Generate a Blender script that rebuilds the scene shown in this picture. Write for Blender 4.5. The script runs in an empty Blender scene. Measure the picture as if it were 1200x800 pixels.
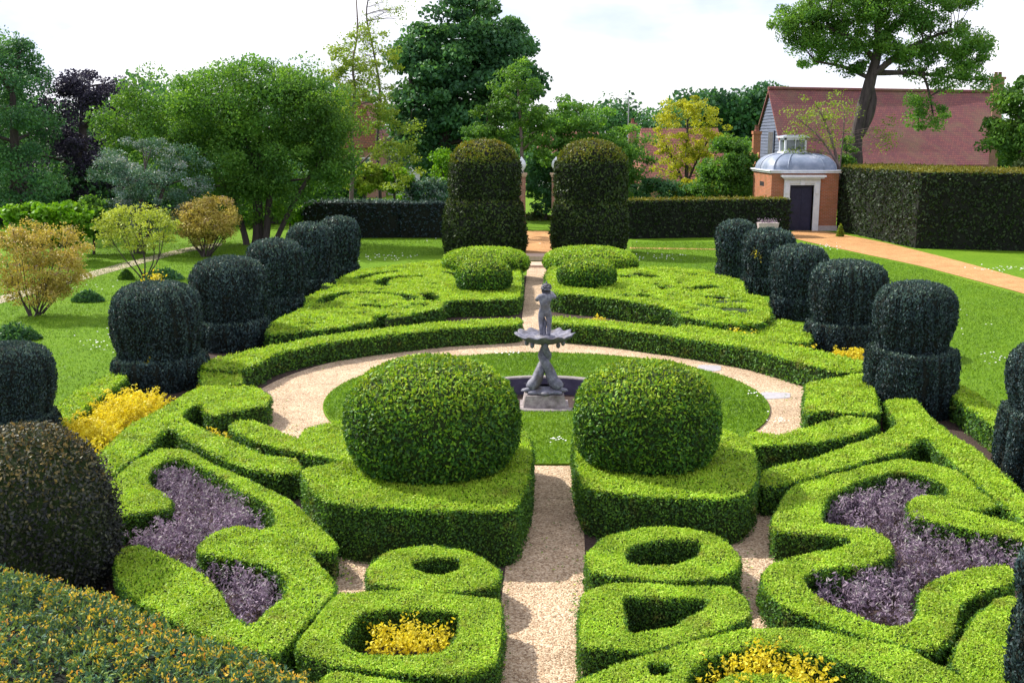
import bpy, math, random
import numpy as np
from math import radians, sin, cos, pi, atan2, sqrt
from mathutils import Vector
from mathutils.geometry import tessellate_polygon
random.seed(7)
RNG = np.random.default_rng(11)
SC = bpy.context.scene
COL = SC.collection

# ------------------------------------------------------------------ camera
CAM_H, FPX, HOR = 5.0, 1223.0, 162.0
TH = math.atan((400 - HOR) / FPX)
cd = bpy.data.cameras.new('camera'); cam = bpy.data.objects.new('camera', cd); COL.objects.link(cam)
cam.location = (0, 0, CAM_H); cam.rotation_euler = (pi/2 - TH, 0, 0)
cd.sensor_width = 36; cd.lens = FPX/1200*36; cd.clip_start = 0.1; cd.clip_end = 3000
SC.camera = cam

# ------------------------------------------------------------------ sky and sun
SUN = Vector((-1.0, 0.66, 1.12)).normalized()
w = bpy.data.worlds.new('World'); SC.world = w; w.use_nodes = True
nt = w.node_tree; nt.nodes.clear()
def N(nt, t, **k):
    n = nt.nodes.new(t)
    for a, b in k.items():
        if a.startswith('i_'):
            n.inputs[a[2:].replace('_', ' ')].default_value = b
        else: setattr(n, a, b)
    return n
sky = N(nt, 'ShaderNodeTexSky', sky_type='NISHITA', sun_disc=False)
sky.sun_elevation = math.asin(SUN.z); sky.sun_rotation = atan2(SUN.x, SUN.y)
sky.dust_density = 1.5
bg1 = N(nt, 'ShaderNodeBackground'); bg1.inputs[1].default_value = 0.10
bg2 = N(nt, 'ShaderNodeBackground'); bg2.inputs[0].default_value = (0.90, 0.90, 1.0, 1); bg2.inputs[1].default_value = 0.96
tc = N(nt, 'ShaderNodeTexCoord'); mp = N(nt, 'ShaderNodeMapping'); mp.inputs['Scale'].default_value = (1, 1, 2.6)
nz = N(nt, 'ShaderNodeTexNoise'); nz.inputs['Scale'].default_value = 2.3; nz.inputs['Detail'].default_value = 7; nz.inputs['Roughness'].default_value = 0.55
cr = N(nt, 'ShaderNodeValToRGB'); cr.color_ramp.elements[0].position = 0.34; cr.color_ramp.elements[1].position = 0.5
cr.color_ramp.elements[0].color = (0.35, 0.35, 0.35, 1)
nz2 = N(nt, 'ShaderNodeTexNoise'); nz2.inputs['Scale'].default_value = 5; nz2.inputs['Detail'].default_value = 6
cr2 = N(nt, 'ShaderNodeValToRGB')
cr2.color_ramp.elements[0].position = 0.35; cr2.color_ramp.elements[0].color = (0.60, 0.67, 0.90, 1)
cr2.color_ramp.elements[1].position = 0.54; cr2.color_ramp.elements[1].color = (0.93, 0.93, 1.0, 1)
mx = N(nt, 'ShaderNodeMixShader'); wo = N(nt, 'ShaderNodeOutputWorld'); L = nt.links.new
L(tc.outputs['Generated'], mp.inputs[0]); L(mp.outputs[0], nz.inputs[0]); L(mp.outputs[0], nz2.inputs[0])
L(nz.outputs[0], cr.inputs[0]); L(nz2.outputs[0], cr2.inputs[0]); L(cr2.outputs[0], bg2.inputs[0])
L(sky.outputs[0], bg1.inputs[0]); L(cr.outputs[0], mx.inputs[0]); L(bg1.outputs[0], mx.inputs[1]); L(bg2.outputs[0], mx.inputs[2])
L(mx.outputs[0], wo.inputs[0])
sd = bpy.data.lights.new('sun', 'SUN'); sd.energy = 4.8; sd.angle = radians(0.55); sd.color = (1.0, 0.955, 0.86)
so = bpy.data.objects.new('sun', sd); COL.objects.link(so)
so.rotation_euler = SUN.to_track_quat('Z', 'Y').to_euler(); so.location = (-30, 20, 40)
vs = SC.view_settings; vs.view_transform = 'Standard'; vs.look = 'None'; vs.exposure = 0.60; vs.gamma = 1
SC.render.engine = 'CYCLES'
SC.cycles.max_bounces = 6; SC.cycles.transmission_bounces = 3; SC.cycles.diffuse_bounces = 3

# ------------------------------------------------------------------ pixel -> place helpers (1200x800 photograph)
CT, ST = cos(TH), sin(TH)
def ray(px, py):
    a, b = (px - 600)/FPX, (400 - py)/FPX
    return (a, CT + b*ST, -ST + b*CT)
def P(px, py, z=0.0):
    r = ray(px, py); t = (z - CAM_H)/r[2]
    return (r[0]*t, r[1]*t)
def Pd(px, py, Y):
    r = ray(px, py); t = Y/r[1]
    return np.array((r[0]*t, Y, CAM_H + r[2]*t))
def Yof(py): return P(600, py)[1]
def mpp(Y): return Y*1.0/(FPX*CT)

# ------------------------------------------------------------------ materials
MATS = {}
def newmat(name):
    m = bpy.data.materials.new(name); m.use_nodes = True; m.node_tree.nodes.clear(); MATS[name] = m
    return m, m.node_tree
def ramp(nt, cols, pos=None):
    r = nt.nodes.new('ShaderNodeValToRGB'); e = r.color_ramp.elements
    n = len(cols); pos = pos or [i/(n-1) for i in range(n)]
    e[0].position = pos[0]; e[0].color = (*cols[0], 1); e[1].position = pos[-1]; e[1].color = (*cols[-1], 1)
    for p_, c in zip(pos[1:-1], cols[1:-1]):
        k = e.new(p_); k.color = (*c, 1)
    return r
def leafmat(name, cols, trans=0.35, nscale=1.2, namp=0.35, pos=None, rough=0.55, tcol=(1.25, 1.15, 0.5), patch=None):
    m, nt = newmat(name); L = nt.links.new
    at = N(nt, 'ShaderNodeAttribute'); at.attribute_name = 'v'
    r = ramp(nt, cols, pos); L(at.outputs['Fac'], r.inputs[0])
    g = N(nt, 'ShaderNodeNewGeometry')
    nz = N(nt, 'ShaderNodeTexNoise'); nz.inputs['Scale'].default_value = nscale; nz.inputs['Detail'].default_value = 3
    L(g.outputs['Position'], nz.inputs['Vector'])
    mr = N(nt, 'ShaderNodeMapRange'); mr.inputs['From Min'].default_value = .3; mr.inputs['From Max'].default_value = .7
    mr.inputs['To Min'].default_value = 1-namp; mr.inputs['To Max'].default_value = 1+namp; L(nz.outputs[0], mr.inputs[0])
    vm = N(nt, 'ShaderNodeVectorMath', operation='SCALE'); L(r.outputs[0], vm.inputs[0]); L(mr.outputs[0], vm.inputs['Scale'])
    vout = vm.outputs[0]
    if patch:
        n2 = N(nt, 'ShaderNodeTexNoise'); n2.inputs['Scale'].default_value = patch[1]; n2.inputs['Detail'].default_value = 6; n2.inputs['Roughness'].default_value = .7
        L(g.outputs['Position'], n2.inputs['Vector'])
        m2 = N(nt, 'ShaderNodeMapRange'); m2.inputs['From Min'].default_value = patch[2]; m2.inputs['From Max'].default_value = patch[2]+.12; m2.inputs['To Max'].default_value = patch[3]; L(n2.outputs[0], m2.inputs[0])
        mc = N(nt, 'ShaderNodeMix', data_type='RGBA'); L(m2.outputs[0], mc.inputs['Factor']); L(vout, mc.inputs['A']); mc.inputs['B'].default_value = (*patch[0], 1); vout = mc.outputs['Result']
    b = N(nt, 'ShaderNodeBsdfPrincipled'); b.inputs['Roughness'].default_value = rough; b.inputs['Specular IOR Level'].default_value = 0.25
    L(vout, b.inputs['Base Color'])
    tv = N(nt, 'ShaderNodeVectorMath', operation='MULTIPLY'); tv.inputs[1].default_value = tcol; L(vout, tv.inputs[0])
    t = N(nt, 'ShaderNodeBsdfTranslucent'); L(tv.outputs[0], t.inputs[0])
    mx = N(nt, 'ShaderNodeMixShader'); mx.inputs[0].default_value = trans
    L(b.outputs[0], mx.inputs[1]); L(t.outputs[0], mx.inputs[2])
    o = N(nt, 'ShaderNodeOutputMaterial'); L(mx.outputs[0], o.inputs[0])
    return m
def surf(name, cols, scale=5, detail=6, rough=0.85, bump=0.3, bscale=None, pos=None, spec=0.3, big=None, dist=0.02, vscale=(1,1,1), metal=0.0):
    """noise ramp colour + noise bump; big=(cols, scale, lo, hi) adds larger stains"""
    m, nt = newmat(name); L = nt.links.new
    g = N(nt, 'ShaderNodeNewGeometry'); mp = N(nt, 'ShaderNodeMapping'); mp.inputs['Scale'].default_value = vscale
    L(g.outputs['Position'], mp.inputs[0])
    nz = N(nt, 'ShaderNodeTexNoise'); nz.inputs['Scale'].default_value = scale; nz.inputs['Detail'].default_value = detail; nz.inputs['Roughness'].default_value = .65
    L(mp.outputs[0], nz.inputs['Vector'])
    r = ramp(nt, cols, pos or ([.3, .7] if len(cols) == 2 else [.3+.4*i/(len(cols)-1) for i in range(len(cols))])); L(nz.outputs[0], r.inputs[0])
    out = r.outputs[0]
    if big:
        n2 = N(nt, 'ShaderNodeTexNoise'); n2.inputs['Scale'].default_value = big[1]; n2.inputs['Detail'].default_value = 5
        L(mp.outputs[0], n2.inputs['Vector'])
        mr = N(nt, 'ShaderNodeMapRange'); mr.inputs['From Min'].default_value = big[2]; mr.inputs['From Max'].default_value = big[3]; L(n2.outputs[0], mr.inputs[0])
        mc = N(nt, 'ShaderNodeMix', data_type='RGBA'); L(mr.outputs[0], mc.inputs['Factor']); L(out, mc.inputs['A']); mc.inputs['B'].default_value = (*big[0], 1)
        out = mc.outputs['Result']
    b = N(nt, 'ShaderNodeBsdfPrincipled'); b.inputs['Roughness'].default_value = rough; b.inputs['Specular IOR Level'].default_value = spec
    b.inputs['Metallic'].default_value = metal
    L(out, b.inputs['Base Color'])
    if bump:
        n3 = N(nt, 'ShaderNodeTexNoise'); n3.inputs['Scale'].default_value = bscale or scale*2; n3.inputs['Detail'].default_value = 4
        L(mp.outputs[0], n3.inputs['Vector'])
        bp = N(nt, 'ShaderNodeBump'); bp.inputs['Strength'].default_value = bump; bp.inputs['Distance'].default_value = dist
        L(n3.outputs[0], bp.inputs['Height']); L(bp.outputs[0], b.inputs['Normal'])
    o = N(nt, 'ShaderNodeOutputMaterial'); L(b.outputs[0], o.inputs[0])
    return m
def brickmat(name, c1, c2, mortar, bw=.22, rh=.075, stain=(.5,.5,.5), tile=False):
    m, nt = newmat(name); L = nt.links.new
    tcn = N(nt, 'ShaderNodeTexCoord'); sx = N(nt, 'ShaderNodeSeparateXYZ'); L(tcn.outputs['Object'], sx.inputs[0])
    ad = N(nt, 'ShaderNodeMath', operation='ADD'); L(sx.outputs[0], ad.inputs[0]); L(sx.outputs[1], ad.inputs[1])
    cx = N(nt, 'ShaderNodeCombineXYZ'); L((sx.outputs[0] if tile else ad.outputs[0]), cx.inputs[0]); L(sx.outputs[2], cx.inputs[1])
    br = N(nt, 'ShaderNodeTexBrick'); br.inputs['Color1'].default_value = (*c1, 1); br.inputs['Color2'].default_value = (*c2, 1); br.inputs['Mortar'].default_value = (*mortar, 1)
    br.inputs['Scale'].default_value = 1; br.inputs['Brick Width'].default_value = bw; br.inputs['Row Height'].default_value = rh; br.inputs['Mortar Size'].default_value = rh*.13
    L(cx.outputs[0], br.inputs[0])
    nz = N(nt, 'ShaderNodeTexNoise'); nz.inputs['Scale'].default_value = .55 if tile else 1.6; nz.inputs['Detail'].default_value = 8; nz.inputs['Roughness'].default_value = .7; L(tcn.outputs['Object'], nz.inputs['Vector'])
    mr = N(nt, 'ShaderNodeMapRange'); mr.inputs['From Min'].default_value = .45; mr.inputs['From Max'].default_value = .68; mr.inputs['To Max'].default_value = .75; L(nz.outputs[0], mr.inputs[0])
    mc = N(nt, 'ShaderNodeMix', data_type='RGBA'); L(mr.outputs[0], mc.inputs['Factor']); L(br.outputs[0], mc.inputs['A']); mc.inputs['B'].default_value = (*stain, 1)
    b = N(nt, 'ShaderNodeBsdfPrincipled'); b.inputs['Roughness'].default_value = .9; b.inputs['Specular IOR Level'].default_value = .2; L(mc.outputs['Result'], b.inputs['Base Color'])
    bp = N(nt, 'ShaderNodeBump'); bp.inputs['Strength'].default_value = .5; bp.inputs['Distance'].default_value = .02; bp.invert = True
    L(br.outputs['Fac'], bp.inputs['Height']); L(bp.outputs[0], b.inputs['Normal'])
    o = N(nt, 'ShaderNodeOutputMaterial'); L(b.outputs[0], o.inputs[0])
    return m
def gravelmat(name, cols, scale=55):
    m, nt = newmat(name); L = nt.links.new
    g = N(nt, 'ShaderNodeNewGeometry')
    vo = N(nt, 'ShaderNodeTexVoronoi'); vo.inputs['Scale'].default_value = scale; L(g.outputs['Position'], vo.inputs['Vector'])
    sx = N(nt, 'ShaderNodeSeparateXYZ'); L(vo.outputs['Color'], sx.inputs[0])
    r = ramp(nt, cols); L(sx.outputs[0], r.inputs[0])
    nz = N(nt, 'ShaderNodeTexNoise'); nz.inputs['Scale'].default_value = 1.3; nz.inputs['Detail'].default_value = 9; nz.inputs['Roughness'].default_value = .7; L(g.outputs['Position'], nz.inputs['Vector'])
    mr = N(nt, 'ShaderNodeMapRange'); mr.inputs['From Min'].default_value = .3; mr.inputs['From Max'].default_value = .7; mr.inputs['To Min'].default_value = .72; mr.inputs['To Max'].default_value = 1.2; L(nz.outputs[0], mr.inputs[0])
    vm = N(nt, 'ShaderNodeVectorMath', operation='SCALE'); L(r.outputs[0], vm.inputs[0]); L(mr.outputs[0], vm.inputs['Scale'])
    b = N(nt, 'ShaderNodeBsdfPrincipled'); b.inputs['Roughness'].default_value = .9; b.inputs['Specular IOR Level'].default_value = .2; L(vm.outputs[0], b.inputs['Base Color'])
    bp = N(nt, 'ShaderNodeBump'); bp.inputs['Strength'].default_value = .9; bp.inputs['Distance'].default_value = .012; bp.invert = True
    L(vo.outputs['Distance'], bp.inputs['Height']); L(bp.outputs[0], b.inputs['Normal'])
    o = N(nt, 'ShaderNodeOutputMaterial'); L(b.outputs[0], o.inputs[0])
    return m

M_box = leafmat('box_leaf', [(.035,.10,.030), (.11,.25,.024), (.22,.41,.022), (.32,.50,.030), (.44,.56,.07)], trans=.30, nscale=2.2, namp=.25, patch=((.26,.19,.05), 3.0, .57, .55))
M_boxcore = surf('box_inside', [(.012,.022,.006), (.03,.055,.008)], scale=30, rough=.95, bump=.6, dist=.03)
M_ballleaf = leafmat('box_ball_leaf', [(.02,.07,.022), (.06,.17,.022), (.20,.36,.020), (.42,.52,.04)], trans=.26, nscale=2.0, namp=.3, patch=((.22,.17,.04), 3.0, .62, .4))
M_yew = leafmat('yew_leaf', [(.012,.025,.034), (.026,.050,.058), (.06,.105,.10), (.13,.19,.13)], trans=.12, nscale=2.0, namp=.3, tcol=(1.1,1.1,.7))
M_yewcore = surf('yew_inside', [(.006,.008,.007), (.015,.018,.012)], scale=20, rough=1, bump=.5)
M_yewg = leafmat('green_yew_leaf', [(.016,.034,.012), (.035,.065,.016), (.065,.10,.020), (.13,.125,.025)], trans=.25, nscale=.8, namp=.3)
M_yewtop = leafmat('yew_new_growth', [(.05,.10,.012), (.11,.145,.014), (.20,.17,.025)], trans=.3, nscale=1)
M_yewfront = leafmat('yew_sprig_near', [(.03,.08,.07), (.07,.16,.10), (.14,.25,.07), (.24,.32,.06)], trans=.22, nscale=3, namp=.3)
M_yewtip = leafmat('yew_orange_tip', [(.36,.36,.04), (.62,.44,.05), (.70,.34,.06), (.70,.18,.06)], trans=.3, nscale=5, namp=.3, pos=[0,.55,.85,1])
M_bronze = leafmat('bronze_yew_leaf', [(.014,.016,.020), (.034,.038,.040), (.08,.085,.045), (.26,.17,.05)], trans=.12, nscale=2.5, namp=.3)
M_yellow = leafmat('golden_leaf', [(.46,.38,.02), (.68,.56,.02), (.80,.70,.08)], trans=.35, nscale=3, namp=.2, tcol=(1.1,1.05,.6))
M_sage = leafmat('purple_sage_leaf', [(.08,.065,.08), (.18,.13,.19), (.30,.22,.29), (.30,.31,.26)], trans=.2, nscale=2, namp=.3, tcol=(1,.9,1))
M_grassb = leafmat('grass_blade', [(.075,.17,.010), (.12,.24,.012), (.18,.30,.015)], trans=.35, nscale=.5, namp=.2)
M_tgreen = leafmat('tree_leaf_green', [(.05,.14,.035), (.10,.24,.04), (.19,.36,.05)], trans=.45, nscale=.25, namp=.3)
M_tdark = leafmat('tree_leaf_dark', [(.03,.09,.05), (.06,.17,.07), (.12,.28,.08)], trans=.35, nscale=.3, namp=.3)
M_tpurple = leafmat('tree_leaf_purple', [(.018,.016,.034), (.035,.030,.055), (.055,.05,.07)], trans=.15, nscale=.3, namp=.3, tcol=(1,.8,1))
M_tlight = leafmat('tree_leaf_light', [(.14,.24,.03), (.23,.34,.04), (.32,.40,.06)], trans=.4, nscale=.3, namp=.25)
M_tyellow = leafmat('tree_leaf_yellow', [(.22,.28,.02), (.38,.41,.03), (.52,.50,.05)], trans=.4, nscale=.3, namp=.25)
M_lilac = leafmat('lilac_leaf', [(.03,.09,.05), (.06,.15,.09), (.12,.20,.17), (.42,.43,.52)], trans=.25, nscale=.8, namp=.4)
M_orange = leafmat('orange_shrub_leaf', [(.26,.23,.05), (.44,.36,.07), (.56,.46,.12), (.36,.25,.22)], trans=.3, nscale=1.5, namp=.3, tcol=(1.1,1,.5))
M_lime = leafmat('lime_leaf', [(.08,.22,.010), (.14,.32,.015), (.20,.38,.03)], trans=.4, nscale=1, namp=.2)
M_limey = leafmat('yellow_green_shrub_leaf', [(.20,.28,.04), (.38,.46,.06), (.52,.58,.12)], trans=.3, nscale=1.5, namp=.25)
M_bark = surf('bark', [(.035,.028,.03), (.10,.08,.075)], scale=6, rough=.95, bump=.8, vscale=(1,1,.25), dist=.05)
M_barkpale = surf('pale_bark', [(.10,.07,.065), (.24,.18,.17)], scale=8, rough=.95, bump=.6, vscale=(1,1,.25))
M_lawn = surf('lawn', [(.075,.165,.006), (.12,.24,.007), (.18,.30,.010)], scale=9, detail=10, rough=.9, bump=.9, bscale=60, dist=.05, spec=.15, big=((.16,.28,.014), .45, .50, .75))
M_soil = surf('soil', [(.035,.022,.018), (.085,.055,.045)], scale=18, rough=1, bump=1, dist=.03)
M_gravel = gravelmat('gravel', [(.22,.14,.085), (.42,.285,.18), (.56,.41,.27), (.70,.55,.40)])
M_gravelo = gravelmat('orange_gravel', [(.36,.17,.06), (.48,.25,.10), (.56,.32,.15)], 40)
M_pathpale = surf('pale_path', [(.30,.24,.17), (.42,.34,.25)], scale=8, bump=.3)
M_stone = surf('weathered_lead_stone', [(.07,.07,.10), (.15,.15,.20), (.28,.27,.32)], scale=14, detail=8, rough=.6, bump=.35, spec=.4, big=((.10,.085,.08), 5, .5, .7))
M_base = surf('fountain_base_stone', [(.17,.14,.15), (.32,.27,.27), (.42,.38,.36)], scale=12, rough=.85, bump=.4, big=((.10,.085,.07), 4, .5, .7))
M_kerb = surf('pool_kerb_stone', [(.16,.14,.14), (.32,.28,.27)], scale=16, rough=.85, bump=.4)
M_slab = surf('paving_slab_stone', [(.30,.28,.30), (.42,.40,.42)], scale=12, rough=.8, bump=.2)
M_step = surf('step_stone', [(.42,.28,.20), (.60,.44,.34)], scale=10, bump=.3)
M_brick = brickmat('orange_brick', (.44,.13,.05), (.32,.10,.05), (.38,.26,.2), stain=(.22,.12,.05))
M_brickp = brickmat('pillar_brick', (.36,.15,.10), (.28,.12,.09), (.36,.28,.24), stain=(.22,.14,.10))
M_lead = surf('lead_sheet', [(.13,.17,.25), (.24,.28,.38)], scale=3, rough=.5, bump=.2, spec=.5, big=((.33,.36,.45), 1.2, .5, .7))
M_white = surf('white_painted_wood', [(.62,.64,.72), (.80,.81,.84)], scale=5, rough=.55, bump=.05)
M_door = surf('dark_door_paint', [(.012,.014,.04), (.03,.03,.07)], scale=8, rough=.5, bump=.1)
M_glass = surf('window_glass', [(.05,.07,.08), (.12,.15,.16)], scale=3, rough=.12, bump=0, spec=.8)
M_tile = brickmat('roof_tiles', (.24,.085,.078), (.16,.062,.070), (.12,.05,.055), bw=.2, rh=.14, stain=(.17,.12,.075), tile=True)
M_tile2 = brickmat('house_roof_tiles', (.30,.11,.08), (.22,.085,.07), (.10,.05,.05), bw=.25, rh=.2, stain=(.30,.14,.10), tile=True)
M_board = surf('grey_weatherboard', [(.07,.085,.13), (.14,.16,.23)], scale=4, rough=.8, bump=.2, vscale=(1,.2,3))
M_darkwood = surf('dark_timber', [(.010,.009,.013), (.025,.02,.022)], scale=6, rough=.9, bump=.2)
M_render = surf('pale_render', [(.50,.50,.55), (.66,.66,.70)], scale=3, rough=.9, bump=.1)
M_basinshade = surf('shaded_basin_wall', [(.03,.028,.06), (.08,.07,.12)], scale=6, rough=.6, bump=.2, spec=.3)
M_daisy = surf('daisy_petal', [(.75,.75,.72), (.85,.85,.82)], scale=5, bump=0)
M_metal = surf('grey_metal', [(.3,.3,.33), (.4,.4,.43)], scale=5, rough=.5, bump=0, metal=.6)
M_pink = surf('planter_stone', [(.40,.32,.34), (.58,.48,.48)], scale=10, bump=.4)

# ------------------------------------------------------------------ mesh builder
def nrm(a): return a/np.maximum(np.linalg.norm(a, axis=-1, keepdims=True), 1e-9)
class MB:
    def __init__(s): s.V = []; s.L = []; s.S = []; s.A = []; s.M = []; s.n = 0; s.sm = []
    def add(s, V, F, v=0.5, m=0, smooth=False):
        """V (n,3); F array (k,c) of same-size faces or list of lists"""
        V = np.asarray(V, float).reshape(-1, 3)
        s.V.append(V); s.A.append(np.full(len(V), v, float) if np.isscalar(v) else np.asarray(v, float))
        if isinstance(F, np.ndarray):
            s.L.append((F + s.n).ravel()); s.S.append(np.full(len(F), F.shape[1])); k = len(F)
        else:
            s.L.append(np.array([i + s.n for f in F for i in f])); s.S.append(np.array([len(f) for f in F])); k = len(F)
        s.M.append(np.full(k, m)); s.sm.append(np.full(k, smooth)); s.n += len(V)
    def box(s, x0, x1, y0, y1, z0, z1, m=0, tx=0, ty=0):
        V = [(x0,y0,z0),(x1,y0,z0),(x1,y1,z0),(x0,y1,z0),(x0+tx,y0+ty,z1),(x1-tx,y0+ty,z1),(x1-tx,y1-ty,z1),(x0+tx,y1-ty,z1)]
        s.add(V, np.array([(3,2,1,0),(4,5,6,7),(0,1,5,4),(1,2,6,5),(2,3,7,6),(3,0,4,7)]), m=m)
    def tube(s, pts, rad, n=7, m=0, wob=0.0):
        pts = np.asarray(pts, float); k = len(pts)
        rad = np.full(k, rad) if np.isscalar(rad) else np.asarray(rad, float)
        T = nrm(np.gradient(pts, axis=0)); ref = np.array((.31, .17, .93)) if abs(T[0][2]) < .9 else np.array((.95, .2, .1))
        V = []
        a = np.linspace(0, 2*pi, n, endpoint=False)
        u = nrm(np.cross(T[0], ref))
        for i in range(k):
            u = nrm(u - T[i]*np.dot(u, T[i])); q = np.cross(T[i], u)
            rr = rad[i]*(1 + wob*np.sin(a*3 + i))
            V.append(pts[i] + np.outer(np.cos(a)*rr, u) + np.outer(np.sin(a)*rr, q))
        V = np.concatenate(V); F = []
        for i in range(k-1):
            for j in range(n):
                F.append((i*n+j, i*n+(j+1) % n, (i+1)*n+(j+1) % n, (i+1)*n+j))
        s.add(V, np.array(F), m=m, smooth=True)
        s.add(V[-n:], [list(range(n))], m=m); s.add(V[:n][::-1], [list(range(n))], m=m)
    def lathe(s, prof, c=(0,0,0), n=24, m=0, f=None, sx=1, sy=1, smooth=True, caps=True):
        a = np.linspace(0, 2*pi, n, endpoint=False); V = []
        for r, z in prof:
            rr = r*(f(a, z) if f else 1.0)
            V.append(np.stack([c[0] + rr*np.cos(a)*sx, c[1] + rr*np.sin(a)*sy, np.full(n, c[2] + z)], 1))
        k = len(prof); V = np.concatenate(V); F = []
        for i in range(k-1):
            for j in range(n): F.append((i*n+j, i*n+(j+1) % n, (i+1)*n+(j+1) % n, (i+1)*n+j))
        s.add(V, np.array(F), m=m, smooth=smooth)
        if caps:
            s.add(V[-n:], [list(range(n))], m=m); s.add(V[:n][::-1], [list(range(n))], m=m)
    def leaves(s, C, D, size, asp=0.5, v=None, m=0, Nn=None, nk=.55):
        """diamond leaves: centres C, axis directions D, length size"""
        n = len(C)
        if n == 0: return
        D = nrm(D); R = RNG.normal(size=(n, 3))
        if Nn is not None: R = R*nk + Nn
        Wd = nrm(np.cross(D, R))
        size = np.full(n, size) if np.isscalar(size) else size
        l = (D*size[:, None]*.5); wv = Wd*(size*asp*.5)[:, None]
        V = np.stack([C-l, C+wv-l*.1, C+l, C-wv-l*.1], 1).reshape(-1, 3)
        F = np.arange(4*n).reshape(n, 4)
        if v is None: v = RNG.random(n)
        s.add(V, F, v=np.repeat(v, 4), m=m)
    def build(s, name, mats, parent=None, loc=None):
        V = np.concatenate(s.V); Lp = np.concatenate(s.L).astype(np.int32); S = np.concatenate(s.S).astype(np.int32)
        if loc is not None: V = V - np.asarray(loc, float)
        me = bpy.data.meshes.new(name)
        me.vertices.add(len(V)); me.vertices.foreach_set('co', V.astype(np.float32).ravel())
        me.loops.add(len(Lp)); me.loops.foreach_set('vertex_index', Lp)
        st = np.concatenate([[0], np.cumsum(S)[:-1]]).astype(np.int32)
        me.polygons.add(len(S)); me.polygons.foreach_set('loop_start', st)
        me.polygons.foreach_set('material_index', np.concatenate(s.M).astype(np.int32))
        me.polygons.foreach_set('use_smooth', np.concatenate(s.sm))
        me.update(calc_edges=True)
        at = me.attributes.new('v', 'FLOAT', 'POINT'); at.data.foreach_set('value', np.concatenate(s.A).astype(np.float32))
        for m in (mats if isinstance(mats, (list, tuple)) else [mats]): me.materials.append(m)
        o = bpy.data.objects.new(name, me); COL.objects.link(o)
        if loc is not None and parent is None: o.location = loc
        if parent: o.parent = parent
        return o
def tag(o, label=None, cat=None, group=None, kind=None):
    if label: o['label'] = label
    if cat: o['category'] = cat
    if group: o['group'] = group
    if kind: o['kind'] = kind
    return o
def thing(name, loc, label, cat, group=None):
    o = bpy.data.objects.new(name, None); COL.objects.link(o); o.location = loc; o.empty_display_size = .3
    return tag(o, label, cat, group)

# ------------------------------------------------------------------ plan outlines
def chaikin(p, it=2):
    p = np.asarray(p, float)
    for _ in range(it):
        q = np.roll(p, -1, 0); f_ = .12 if _ == 0 else .25; a = p*(1-f_)+q*f_; b = p*f_+q*(1-f_)
        p = np.stack([a, b], 1).reshape(-1, 2)
    return p
def area(p): q = np.roll(p, -1, 0); return .5*np.sum(p[:,0]*q[:,1]-q[:,0]*p[:,1])
def offs(p, d):
    """move an outline inward by d (d>0) whatever its winding"""
    e = np.roll(p, -1, 0)-np.roll(p, 1, 0); e = nrm(e); n = np.stack([-e[:,1], e[:,0]], 1)
    return p + n*d*np.sign(area(p))
def edges(loops):
    A = np.concatenate(loops); B = np.concatenate([np.roll(l, -1, 0) for l in loops]); return A, B
def inside_dist(Q, loops):
    A, B = edges(loops); ins = np.zeros(len(Q), bool); dist = np.empty(len(Q))
    for i in range(0, len(Q), 20000):
        q = Q[i:i+20000]; x = q[:, 0:1]; y = q[:, 1:2]
        c = ((A[:,1] > y) != (B[:,1] > y)); xi = A[:,0] + (y-A[:,1])*(B[:,0]-A[:,0])/np.where(B[:,1]==A[:,1], 1e-9, B[:,1]-A[:,1])
        ins[i:i+20000] = (np.sum(c & (x < xi), 1) % 2) == 1
        AB = B-A; t = np.clip(((x-A[:,0])*AB[:,0]+(y-A[:,1])*AB[:,1])/np.maximum((AB**2).sum(1), 1e-12), 0, 1)
        dist[i:i+20000] = np.sqrt(((x-A[:,0]-t*AB[:,0])**2+(y-A[:,1]-t*AB[:,1])**2).min(1))
    return ins, dist
def undul(x, y, s=1.0): return (np.sin(x*3.1*s+1.3)*np.cos(y*2.7*s+.4)+.6*np.sin(x*7.3*s+y*5.9*s)+.4*np.sin(x*13*s-y*11*s))*.5
def groove(px, z, wd):
    c = np.array([P(a, b, z) for a, b in px]); 
    if len(c) > 2:
        for _ in range(2):
            m = np.concatenate([c[:1], np.stack([c[:-1]*.75+c[1:]*.25, c[:-1]*.25+c[1:]*.75], 1).reshape(-1, 2), c[-1:]]); c = m
    t = nrm(np.gradient(c, axis=0)); n = np.stack([-t[:,1], t[:,0]], 1)
    wv = wd/2*np.clip(np.minimum(np.arange(len(c)), np.arange(len(c))[::-1])*.8+.4, 0, 1)[:, None]
    return np.concatenate([c+n*wv, (c-n*wv)[::-1]])
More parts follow.
